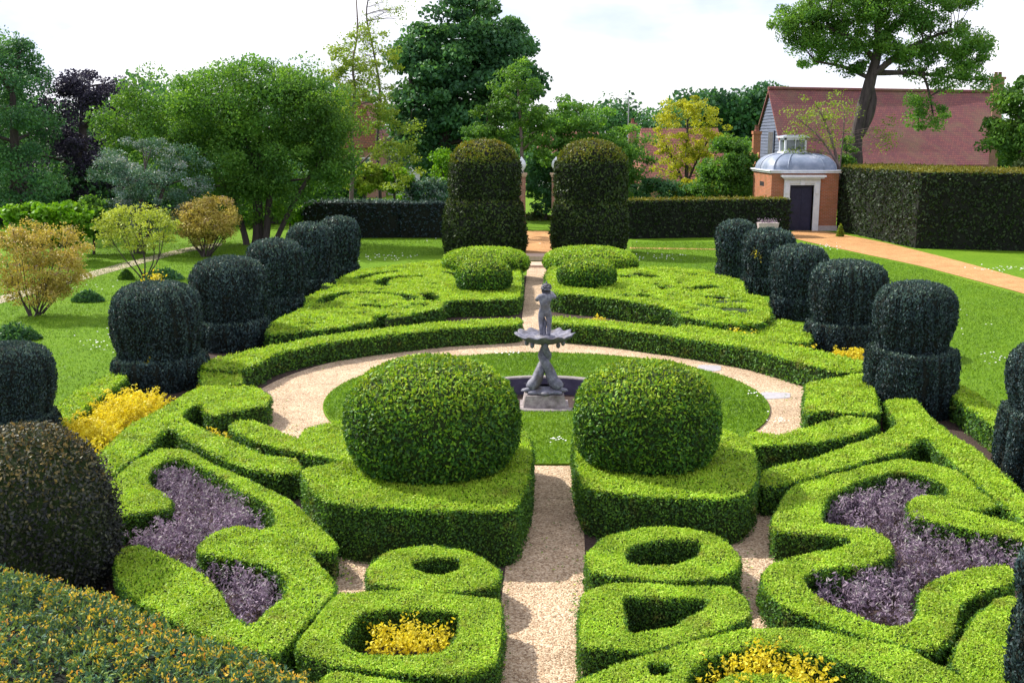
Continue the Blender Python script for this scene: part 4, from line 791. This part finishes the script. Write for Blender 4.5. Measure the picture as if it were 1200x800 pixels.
chimney(1167, 89, 118, 11, 88, 'brick chimney at the right end of the barn roof')
chimney(741, 143, 160, 8, 95, 'small distant brick chimney beside a thin antenna mast')
c = Pd(737, 112, 94); mb = MB(); mb.tube([(0,0,0), (0,0,c[2])], .05, 5); mb.tube([(-.5,0,c[2]-.3), (.5,0,c[2]-.3)], .03, 4); mb.tube([(-.3,0,c[2]-.7), (.3,0,c[2]-.7)], .03, 4); o = mb.build('antenna_mast', M_metal); o.location = (c[0], 94, 0); tag(o, 'thin antenna mast rising above the trees near a distant chimney', 'antenna')
# far houses
def house(px0, px1, pr, pe, Y, label, wall, gable=False, depth=8, wins=()):
    a = Pd(px0, pe, Y); b = Pd(px1, pe, Y); r = Pd(px0, pr, Y+depth/2)[2]; w2 = b[0]-a[0]; ez = a[2]
    e = thing('house', (a[0], Y, 0), label, 'house', 'houses beyond the garden')
    mb = MB(); mb.box(0, w2, 0, depth, 0, ez); wl = mb.build('wall', wall, e)
    mb = MB(); V = [(-.4, -.4, ez-.1), (w2+.4, -.4, ez-.1), (w2+.4, depth+.4, ez-.1), (-.4, depth+.4, ez-.1)]
    if gable: V += [(w2/2, -.4, r), (w2/2, depth+.4, r)]; F = [[0,1,4],[1,2,5,4],[2,3,5],[3,0,4,5],[3,2,1,0]]
    else: V += [(.0, depth/2, r), (w2, depth/2, r)]; F = [[0,1,5,4],[1,2,5],[2,3,4,5],[3,0,4],[3,2,1,0]]
    mb.add(V, F); mb.build('roof', M_tile2, e)
    for (fx, fz_, ww, hh) in wins:
        mb = MB(); mb.box(fx*w2-ww/2-.08, fx*w2+ww/2+.08, -.06, .0, fz_-.08, fz_+hh+.08); wn = mb.build('window', M_white, e)
        mb = MB(); mb.box(fx*w2-ww/2, fx*w2+ww/2, -.08, -.062, fz_, fz_+hh); mb.build('pane', M_glass, wn)
house(757, 850, 150, 214, 84, 'long house with weathered red tiled roof behind the yellow tree', M_brickp, wins=((.3, .6, 1.2, 1.0), (.7, .6, 1.2, 1.0)))
house(634, 705, 154, 188, 96, 'distant house with pale walls and pinkish roof between the tall topiary', M_render, wins=((.2, 1.2, 1.1, 1.1), (.5, 1.2, 1.1, 1.1), (.8, 1.2, 1.1, 1.1)))
house(402, 447, 120, 172, 90, 'distant house with steep red gabled roof behind the birch', M_brickp, gable=True, wins=((.5, 2, 1.2, 1.3),))
house(450, 482, 158, 172, 94, 'distant white house glimpsed under the dark chestnut tree', M_render, wins=((.3, 2.2, 1, 1.2), (.7, 2.2, 1, 1.2)))

# ------------------------------------------------------------------ trees and shrubs (outlines read at their own distance)
def tree(name, label, Y, trunks, blobs, leaf, mat, n=12000, cr=.55, nc=60, group=None, cat='tree', bark=None, limbs=22, flat=.6, shell=.45, seed=0, twigs=0, asp=.6, dY=1.0, lw=1.0):
    rs = np.random.default_rng(seed+1000); k = mpp(Y)*1.03
    base = Pd(trunks[0][0][0], trunks[0][0][1], Y) if trunks else Pd(blobs[0][0], blobs[0][1], Y)
    org = np.array((base[0], Y, 0.0)); e = thing(name, org, label, cat, group)
    mb = MB(); nodes = []; 
    for ti, tr in enumerate(trunks):
        yo = (rs.random()-.5)*.5*(ti > 0)
        pts = [Pd(p[0], p[1], Y)-org+np.array((0, yo, 0)) for p in tr]; rad = [p[2]*k/2 for p in tr]
        if ti == 0 or pts[0][2] < 2.5:
            if pts[0][2] > .05: pts = [np.array((pts[0][0], yo, 0.0))]+pts; rad = [rad[0]*1.15]+rad
        pts = np.array(pts); q = pts; r_ = np.array(rad)
        if len(pts) > 2:
            for _ in range(2):
                q = np.concatenate([q[:1], np.stack([q[:-1]*.75+q[1:]*.25, q[:-1]*.25+q[1:]*.75], 1).reshape(-1, 3), q[-1:]])
                r_ = np.concatenate([r_[:1], np.stack([r_[:-1]*.75+r_[1:]*.25, r_[:-1]*.25+r_[1:]*.75], 1).reshape(-1), r_[-1:]])
        mb.tube(q, r_, 8, wob=.1)
        for a_, b_ in zip(q, r_): nodes.append((a_, b_))
    # clumps
    vol = np.array([b[2]*b[3] for b in blobs], float); vol /= vol.sum(); cs = []
    for b, f in zip(blobs, vol):
        m = max(2, int(round(nc*f))); c = Pd(b[0], b[1], Y+(b[4] if len(b) > 4 else 0))-org
        d = nrm(rs.normal(size=(m, 3))); r = (shell+(1-shell)*rs.random(m)**.6)[:, None]
        ry = (b[2]+b[3])/2*k*dY; p = c+d*r*np.array((b[2]*k, ry, b[3]*k)); cs.append(p)
    cs = np.concatenate(cs); nb = len(cs)
    if nodes:
        NP = np.array([a_ for a_, b_ in nodes]); NR = np.array([b_ for a_, b_ in nodes])
        for i in rs.permutation(nb)[:limbs]:
            t = cs[i]; dd = np.linalg.norm(NP-t, axis=1)+np.where(NP[:,2] > t[2]-.1*dd_h(t), 3.0, 0)+np.where(NP[:,2] < NP[:,2].max()*.35, 4.0, 0)*(cat == 'tree'); j = int(np.argmin(dd)); s0 = NP[j]
            mid = (s0+t)/2+rs.normal(size=3)*.07*np.linalg.norm(t-s0)+np.array((0, 0, .08*np.linalg.norm(t-s0)))
            tt = np.linspace(0, 1, 6)[:, None]; q = (1-tt)**2*s0+2*tt*(1-tt)*mid+tt**2*t; r0 = min(NR[j]*.55, .035*np.linalg.norm(t-s0)+.03)*lw
            mb.tube(q, np.linspace(r0, max(.012, r0*.22), 6), 5)
            for _ in range(twigs):
                s2 = q[rs.integers(2, 6)]; e2 = s2+nrm(rs.normal(size=3)+np.array((0, 0, .6)))*np.array((1, 1, 1.))*cr*(.8+1.2*rs.random()); mb.tube([s2, (s2+e2)/2+rs.normal(size=3)*.05*cr, e2], [r0*.3, r0*.2, .006], 4)
    if mb.n: mb.build('trunk', bark or M_bark, e)
    mb = MB(); ci = rs.integers(0, nb, n); sz = cr*(.55+.8*rs.random(nb)); tone = rs.random(nb)
    dirn = nrm(rs.normal(size=(n, 3))); rad = rs.random(n)**.45
    C = cs[ci]+dirn*(rad*sz[ci])[:, None]*np.array((1, 1, flat)); D = rs.normal(size=(n, 3))+np.array((0, 0, .15))
    v = np.clip(tone[ci]*.5+rs.random(n)*.5+(dirn[:,2]*.08), 0, 1)
    C[:,2] = np.maximum(C[:,2], .05)
    mb.leaves(C, D, leaf*(.65+.7*rs.random(n)), asp, v=v, Nn=dirn*.5+np.array((0, 0, .6)), nk=.8); mb.build('crown', mat, e)
    return e
def dd_h(t): return 1.0
TG = 'broadleaf trees behind the garden'
tree('broadleaf_tree', 'dark green tree at the left edge of the photo reaching above the shrubs', 57, [[(20,290,16),(18,200,12),(15,110,6)]],
     [(12,130,46,80),(-30,90,50,70),(30,215,42,50),(0,70,30,30)], .15, M_tdark, 36000, cr=1.0, nc=110, group=TG, seed=1)
tree('purple_tree', 'dark purple-leaved tree between the left edge tree and the lilac', 62, [[(95,285,14),(96,180,10),(98,100,5)]],
     [(100,140,52,62),(70,210,45,60),(120,210,35,55),(110,105,30,28)], .17, M_tpurple, 26000, cr=.9, nc=90, group=TG, seed=2)
tree('lilac_bush', 'lilac bush with pale blue-white blossom under the big green tree', 46, [[(160,290,7),(165,240,5),(170,200,3)],[(168,290,6),(190,230,4),(200,200,2)]],
     [(165,190,52,32),(145,215,38,28),(215,205,30,30),(180,240,50,32)], .085, M_lilac, 26000, cr=.42, nc=150, group='shrubs around the lawns', cat='shrub', seed=3)
tree('broadleaf_tree', 'very broad bright green tree with several dark stems behind the left row of yews', 50,
     [[(300,284,9),(302,230,8),(290,160,4),(260,110,2)],[(312,284,8),(318,220,7),(330,150,4),(345,105,2)],[(290,284,7),(275,230,6),(240,180,3)],[(322,284,6),(345,235,5),(380,180,3)],[(305,284,6),(303,200,6),(305,120,3)]],
     [(300,125,85,46),(215,135,75,46),(365,140,48,48),(170,150,55,34),(250,195,95,40),(350,190,62,45),(310,95,60,22),(385,175,30,40),(280,235,70,30)], .135, M_tgreen, 105000, cr=.75, nc=420, group=TG, limbs=40, seed=4, flat=.75, shell=.3)
tree('birch_tree', 'slender sparse yellow-green tree with pinkish trunk right of the broad tree', 58,
     [[(411,238,5),(414,190,4),(411,150,3.4),(417,110,3),(412,75,2.4),(420,40,2),(417,-10,1)],[(413,200,2.5),(440,175,2),(462,160,1)]],
     [(405,100,30,45),(440,110,38,42),(460,165,32,42),(420,60,40,40),(470,200,25,25),(395,150,18,25)], .14, M_tlight, 11000, cr=.55, nc=150, group=TG, limbs=44, seed=5, bark=M_barkpale, shell=.2, lw=.6, twigs=1)
tree('bare_tree', 'nearly bare twiggy branches against the sky left of the dark chestnut', 64, [[(446,238,4),(441,170,3.4),(447,110,2.8),(438,60,2.2),(428,20,1.8),(433,-10,1)]],
     [(458,14,34,24),(434,60,20,35)], .13, M_tlight, 600, cr=.6, nc=40, group=TG, limbs=30, seed=6, bark=M_bark, shell=.2, twigs=4, lw=.55)
tree('chestnut_tree', 'tall dense dark green chestnut tree behind the left tall topiary', 70,
     [[(512,250,20),(514,200,18),(528,120,12),(545,50,6)],[(516,190,10),(490,130,7),(480,90,4)],[(520,160,9),(570,110,7),(600,80,4)]],
     [(548,35,58,42),(505,75,42,38),(590,75,42,42),(545,95,70,45),(490,125,36,38),(600,120,34,38),(525,160,60,38),(490,60,22,16),(575,150,45,34),(620,90,15,22),(480,170,28,30)], .28, M_tdark, 62000, cr=1.25, nc=230, group=TG, limbs=30, seed=7, flat=.55, shell=.4, asp=.7)
tree('young_tree', 'slim light green tree in front of the chestnut, above the left tall topiary', 60,
     [[(614,274,5),(612,200,4.5),(610,140,3),(606,90,2)],[(612,200,3),(590,160,2),(570,140,1)]],
     [(604,112,34,34),(580,150,36,24),(628,160,30,26),(605,80,16,16),(560,165,25,15),(640,140,20,15)], .16, M_tgreen, 13000, cr=.5, nc=120, group=TG, limbs=34, seed=8, bark=M_barkpale, shell=.2, lw=.7)
tree('broadleaf_tree', 'light green low tree spreading above the right tall topiary', 64, [[(700,274,8),(702,220,6),(700,160,3)]],
     [(690,150,50,26),(735,180,34,32),(660,138,38,22),(715,205,38,32),(650,170,20,18),(690,190,60,30)], .18, M_tgreen, 26000, cr=.7, nc=150, group=TG, limbs=26, seed=9, flat=.5)
tree('yellow_tree', 'yellow-leaved tree in front of the long red-roofed house', 70, [[(803,250,6),(805,190,4),(806,130,2)],[(803,215,3),(780,170,2)],[(804,215,3),(830,165,2)]],
     [(805,150,44,34),(790,190,32,24),(826,178,26,30),(812,122,26,14),(775,135,12,10)], .16, M_tyellow, 9500, cr=.5, nc=130, group=TG, limbs=34, seed=10, shell=.2, lw=.7)
tree('broadleaf_tree', 'bushy mid-green tree left of the brick pavilion', 64, [[(856,262,7),(856,215,5),(856,180,3)]],
     [(855,192,27,28),(838,218,22,24),(864,225,16,28),(850,172,15,12)], .18, M_tgreen, 16000, cr=.6, nc=90, group=TG, limbs=12, seed=11)
tree('oak_tree', 'large spreading oak with leaning forked trunk in front of the barn', 62,
     [[(1001,215,17),(1002,185,16),(1004,155,13),(1010,128,12),(1018,100,13),(1026,75,11),(1030,45,7),(1025,10,5)],
      [(1004,165,10),(1016,145,11),(1024,118,11),(1019,98,10)],
      [(1022,88,8),(1050,65,6),(1085,45,4),(1120,35,2)],[(1024,85,7),(1060,85,5),(1100,88,3.5),(1140,95,2)],[(1026,70,6),(1000,45,5),(965,30,3),(930,25,1.5)],[(1025,60,5),(1055,25,4),(1075,-5,2)],[(1020,92,5),(990,78,4),(955,72,2)],[(1080,86,3),(1088,110,2.5),(1092,135,1.5)]],
     [(1000,8,65,26),(1075,8,60,28),(950,22,42,26),(965,58,42,20),(1020,40,45,24),(1110,50,48,26),(1140,72,22,24),(1060,62,40,18),(1105,88,45,12),(1040,-10,90,20),(1088,138,22,12),(1080,118,16,9),(922,28,16,14),(1150,95,16,9),(1000,80,25,10)],   .145, M_tgreen, 78000, cr=.62, nc=360, group=TG, limbs=90, seed=12, flat=.75, shell=.25, twigs=1)
tree('sparse_tree', 'thin sparse yellowish tree in front of the barn roof, left of the oak trunk', 59,
     [[(985,225,4),(980,180,3.5),(968,145,2.5),(955,120,1)],[(982,195,2.5),(960,160,2),(935,140,1)],[(984,200,2),(990,150,1.5),(990,118,1)]],
     [(950,135,32,22),(985,130,28,24),(960,165,36,20),(1035,160,18,26),(935,165,18,18)], .12, M_tlight, 2600, cr=.5, nc=110, group=TG, limbs=52, seed=13, shell=.15, lw=.5, twigs=2, bark=M_barkpale)
tree('ivy_bush', 'bright ivy clump against the foot of the oak trunk', 60, [[(993,215,3),(992,190,2),(992,170,1)]], [(992,178,10,16),(990,190,10,12)], .15, M_tgreen, 2200, cr=.3, nc=30, cat='shrub', limbs=4, seed=14, group='shrubs around the lawns')
tree('broadleaf_tree', 'bright green tree at the right edge behind the very tall hedge', 56, [[(1195,230,9),(1195,180,7),(1195,130,4)]],
     [(1185,140,26,32),(1205,115,26,30),(1180,172,24,22),(1215,160,30,45)], .18, M_tgreen, 18000, cr=.6, nc=110, group=TG, limbs=14, seed=15)
tree('rounded_shrub', 'low green rounded shrub at the right edge against the tall hedge', 54, [[(1215,230,4),(1215,215,3),(1215,205,2)]], [(1215,200,34,15)], .14, M_yewg, 4000, cr=.35, nc=30, cat='shrub', limbs=3, seed=16, group='shrubs around the lawns')
SH = 'shrubs around the lawns'
def vase(name, label, Y, bx, by, cx, cy, rx, ry, mat, n, seed, leaf=.09, stems=15, blobs=None, cr=.26, nc=170, bark=None):
    rs = np.random.default_rng(seed); tr = []
    for i in range(stems):
        f = (i+.5)/stems*2-1; tx = cx+f*rx*.85; ty = cy-ry*.3*(1-f*f)+rs.random()*8
        tr.append([(bx+f*5, by-2, 1.7), (bx+f*rx*.5+rs.normal()*3, by-(by-ty)*.4, 1.1), (tx, ty, .6)])
    return tree(name, label, Y, tr, blobs or [(cx, cy, rx, ry)], leaf, mat, n, cr=cr, nc=nc, cat='shrub', group=SH, limbs=90, seed=seed, bark=bark or M_bark, shell=.5, lw=.5, twigs=1, flat=.7)
Ya = Yof(370)
vase('orange_shrub', 'large orange-gold shrub with dark stems on the left lawn, cut by the left edge', Ya, 42, 371, 46, 305, 50, 38, M_orange, 15000, 21, leaf=.07, blobs=[(60,288,38,24),(12,298,38,30),(50,315,50,28),(75,318,22,26),(40,272,28,13),(30,335,36,22),(66,342,22,18)], cr=.28, nc=260)
vase('yellow_green_shrub', 'airy yellow-green shrub between the two orange shrubs on the lawn', Yof(326), 169, 326, 158, 266, 48, 27, M_limey, 6000, 22, stems=8, leaf=.085, cr=.25, nc=150)
vase('orange_shrub', 'rounded dense golden-brown shrub behind the second yew of the left row', Yof(301), 241, 301, 242, 258, 36, 26, M_orange, 14000, 23, leaf=.09, cr=.32, nc=170, blobs=[(243,255,36,24),(240,265,34,20)])
tree('lime_shrub', 'bright lime-green leafy shrub at the far left below the dark trees', Yof(300)-2, [[(60,296,3),(60,270,3),(58,250,2)],[(45,296,3),(35,262,2)]], [(58,250,38,15),(30,252,22,13),(85,262,26,16),(50,275,50,16)], .19, M_lime, 11000, cr=.45, nc=80, cat='shrub', group=SH, limbs=14, seed=24, asp=.8)
tree('lime_shrub', 'darker green leafy shrub just right of the brightest lime shrub', Yof(298), [[(110,296,3),(110,262,2)]], [(112,248,24,14),(125,262,22,18),(100,265,26,14)], .19, M_tgreen, 6000, cr=.45, nc=60, cat='shrub', group=SH, limbs=8, seed=25, asp=.8)
tree('lime_shrub', 'small bright green round bush below the broad tree, behind the left yews', 54, [[(340,275,3),(340,255,2)]], [(340,248,16,13)], .16, M_lime, 3000, cr=.35, nc=40, cat='shrub', group=SH, limbs=4, seed=26)
for i, (x, y, rx, ry, m, lb) in enumerate(((427,208,24,18,M_tlight,'yellow-green bush behind the dark hedge at the foot of the birch'), (462,210,18,14,M_lime,'bright green bush behind the dark hedge near the chestnut trunk'), (500,226,26,16,M_lilac,'grey-green rounded bush behind the dark hedge left of the topiary'), (478,236,16,5,M_lime,'small flat lime bush showing just above the dark hedge'), (395,225,34,20,M_tdark,'dark bush behind the dark rounded hedge'), (350,215,30,25,M_tdark,'dark bush in the shade beneath the broad green tree'), (520,205,15,28,M_lime,'bright bush against the left side of the left tall topiary'), (640,215,22,34,M_tdark,'dark evergreen bush seen through the gateway'), (632,262,22,14,M_yewg,'low dark bush closing the view through the gateway'), (775,226,40,16,M_tdark,'dark blue-green bush behind the long hedge right of the topiary'), (815,222,26,12,M_tyellow,'low yellow-green bush behind the long hedge below the yellow tree'), (880,238,18,26,M_tdark,'dark bush against the left corner of the pavilion'), (262,252,34,24,M_tdark,'dark bush added to darken the ground left of the broad green tree stems'), (388,252,24,22,M_tdark,'dark bush added to darken the ground right of the broad green tree stems'), (310,262,30,14,M_tdark,'low dark growth added to darken the ground among the broad green tree stems'))):  # dark bushes around the broad tree's stems are added to darken the ground
    tree('garden_bush', lb, 60+i*.7, [[(x, y+ry, 3), (x, y, 2)]], [(x, y, rx, ry)], .17, m, int(1500+rx*ry*9), cr=.4, nc=int(20+rx*ry/9), cat='shrub', group=SH, limbs=4, seed=40+i)
# low plants on the lawn
for i, (x, y, rx, ry, m, lb) in enumerate(((103,347,19,8,M_tdark,'low dark green plant on the lawn right of the front orange shrub'), (18,388,30,12,M_tdark,'clump of grassy leaves at the left edge of the lawn'), (193,321,22,8,M_tdark,'low green clump in the lawn right of the airy shrub'), (148,322,9,7,M_tgreen,'small leafy clump at the foot of the airy shrub'), (985,262,4,9,M_tlight,'small pale plant between the pavilion corner and the tall hedge'))):
    Y = Yof(y+ry*.8); Y = min(Y, 54); kx = mpp(Y); mb = MB(); c = Pd(x, y+ry*.6, Y); n = 900; a = RNG.random(n)*6.28; r = RNG.random(n)**.5
    C = np.stack([np.cos(a)*r*rx*kx, np.sin(a)*r*rx*kx*.6, (1-r**2)*ry*1.6*kx*RNG.random(n)+.04], 1); mb.leaves(C, RNG.normal(size=(n, 3))*[1,1,.5]+[0,0,.8], .16, .35)
    o = mb.build('low_plant', m); o.location = (c[0], Y, 0); tag(o, lb, 'plant', SH)
# far woods
def wood(name, Y, x0, x1, topf, mat, n, leaf, cr, seed, depth=8):
    rs = np.random.default_rng(seed); mb = MB(); nc = int((x1-x0)/9)
    px = x0+rs.random(nc*6)*(x1-x0); cs = []
    for p in px:
        yt = topf(p)+rs.normal()*4; t = Pd(p, yt, Y); z = t[2]*(rs.random()**.55); cs.append((t[0], Y+rs.random()*depth, z))
    cs = np.array(cs); ci = rs.integers(0, len(cs), n); d = nrm(rs.normal(size=(n, 3))); tone = rs.random(len(cs))
    C = cs[ci]+d*(rs.random(n)**.4)[:, None]*cr*np.array((1, .8, .7)); C[:,2] = np.maximum(C[:,2], .1)
    mb.leaves(C, rs.normal(size=(n, 3)), leaf*(.6+.8*rs.random(n)), .7, v=np.clip(tone[ci]*.55+rs.random(n)*.45, 0, 1), Nn=d*.5+np.array((0,0,.5)), nk=.8)
    for _ in range(nc):
        p = x0+rs.random()*(x1-x0); t = Pd(p, topf(p), Y); mb.tube([(t[0], Y+depth*.5, 0), (t[0]+rs.normal()*.5, Y+depth*.5, max(1, t[2]*.8))], [.25, .08], 5, m=1)
    o = mb.build(name, [mat, M_bark]); tag(o, kind='stuff'); return o
wood('far_wood', 100, -160, 420, lambda p: 118+18*sin(p*.03), M_tdark, 30000, .5, 2.6, 61)
wood('far_wood', 104, 400, 700, lambda p: 176+8*sin(p*.07), M_tdark, 12000, .45, 2.0, 62)
wood('far_wood', 130, 640, 800, lambda p: 132+6*sin(p*.05+1), M_tdark, 9000, .5, 2.4, 63)
wood('far_wood', 150, 800, 935, lambda p: 112-4*sin(p*.05+1), M_tdark, 22000, .7, 3, 64)
wood('far_wood', 150, 1140, 1300, lambda p: 150, M_tdark, 9000, .6, 3, 67)
wood('far_wood', 92, 690, 900, lambda p: 178+5*sin(p*.09), M_tgreen, 12000, .35, 1.6, 65)
wood('far_wood', 60, -160, 330, lambda p: 205, M_tdark, 26000, .25, 1.4, 66, depth=5)

# ------------------------------------------------------------------ grass blades and daisies
def scatter_grass(name, polys, n, h, mat, seed):
    rs = np.random.default_rng(seed); mb = MB(); Cs = []
    for poly, m in polys:
        lo = poly.min(0); hi = poly.max(0); Q = lo+rs.random((m*2, 2))*(hi-lo); I, _ = inside_dist(Q, [poly]); Cs.append(Q[I][:m])
    Q = np.concatenate(Cs); n = len(Q); D = rs.normal(size=(n, 3))*[.6, .6, .1]+[0, 0, .8]
    inp = ((Q[:,0]-PC[0])/(RP+.05))**2+((Q[:,1]-PC[1])/(RP*SYP+.05))**2 > 1; Q = Q[inp]; D = D[inp]; n = len(Q)
    z = np.where((Q[:,0]-CX)**2+(Q[:,1]-CY)**2 < RIN**2, .045, 0.0)
    mb.leaves(np.column_stack([Q, z+h*.35]), D, h*(.6+.8*rs.random(n)), .25, v=np.clip(.5+.5*undul(Q[:,0]*.25, Q[:,1]*.25)*.6+rs.normal(size=n)*.2, 0, 1), Nn=np.array([[0, -.3, 1.]]), nk=.6)
    return tag(mb.build(name, mat), kind='stuff')
Lw = np.array([P(*p) for p in [(-260,560),(60,490),(130,440),(225,400),(290,345),(360,300),(520,300),(520,280),(300,282),(100,290),(-260,330)]])
Rw = np.array([P(*p) for p in [(740,322),(870,325),(960,350),(1060,400),(1125,410),(1130,460),(1250,540),(1520,640),(1520,460),(1290,373),(1080,314),(985,294),(925,284),(740,284)]])
scatter_grass('grass', [(circ(RIN*.995), 60000), (Lw, 110000), (Rw, 110000)], 0, .06, M_grassb, 71)
def daisies(cx, cy, rx, ry, n, rs):
    px = cx+rs.normal(size=n)*rx/2; py = cy+rs.normal(size=n)*ry/2; return np.array([P(a, b) for a, b in zip(px, py)])
rs = np.random.default_rng(5); Q = np.concatenate([daisies(*a, rs) for a in ((653,521,12,4,12),(560,283,60,4,50),(450,302,40,4,40),(590,417,20,2,14),(120,403,40,14,30),(90,340,50,14,25),(200,335,50,14,30),(760,302,60,5,40),(910,495,14,5,14),(885,466,10,3,8),(1180,316,30,4,40),(960,290,20,4,40),(1180,420,30,10,25),(1100,380,60,20,30),(700,283,30,3,30))])
mb = MB(); n = len(Q); z = np.where((Q[:,0]-CX)**2+(Q[:,1]-CY)**2 < RIN**2, .045, 0.0)+.05
for s_ in range(3): mb.leaves(np.column_stack([Q, z]), rs.normal(size=(n, 3))*[1,1,.1], .022+.0010*Q[:,1], .8, Nn=np.array([[0,-.3,1.]]), nk=.2)
tag(mb.build('daisies', M_daisy), kind='stuff')

# clippings and fallen leaves along the edges of the gravel
rs = np.random.default_rng(9); Q = []
for x, y, rx, ry, k in ((592,740,8,60,70),(676,700,8,80,70),(640,640,34,60,40),(330,470,14,40,50),(420,425,90,10,40),(760,420,150,8,50),(925,460,14,24,50),(345,505,18,10,30),(880,680,12,40,30),(405,672,12,14,30),(610,590,8,30,40)):
    Q += [P(x+rs.normal()*rx*.5, y+rs.normal()*ry*.5) for _ in range(k)]
Q = np.array(Q); n = len(Q); mb = MB(); mb.leaves(np.column_stack([Q, np.full(n, .026)]), rs.normal(size=(n, 3))*[1, 1, .15], .03+.02*rs.random(n), .5, Nn=np.array([[0, 0, 1.]]), nk=.3)
tag(mb.build('fallen_leaves', M_ballleaf), kind='stuff')
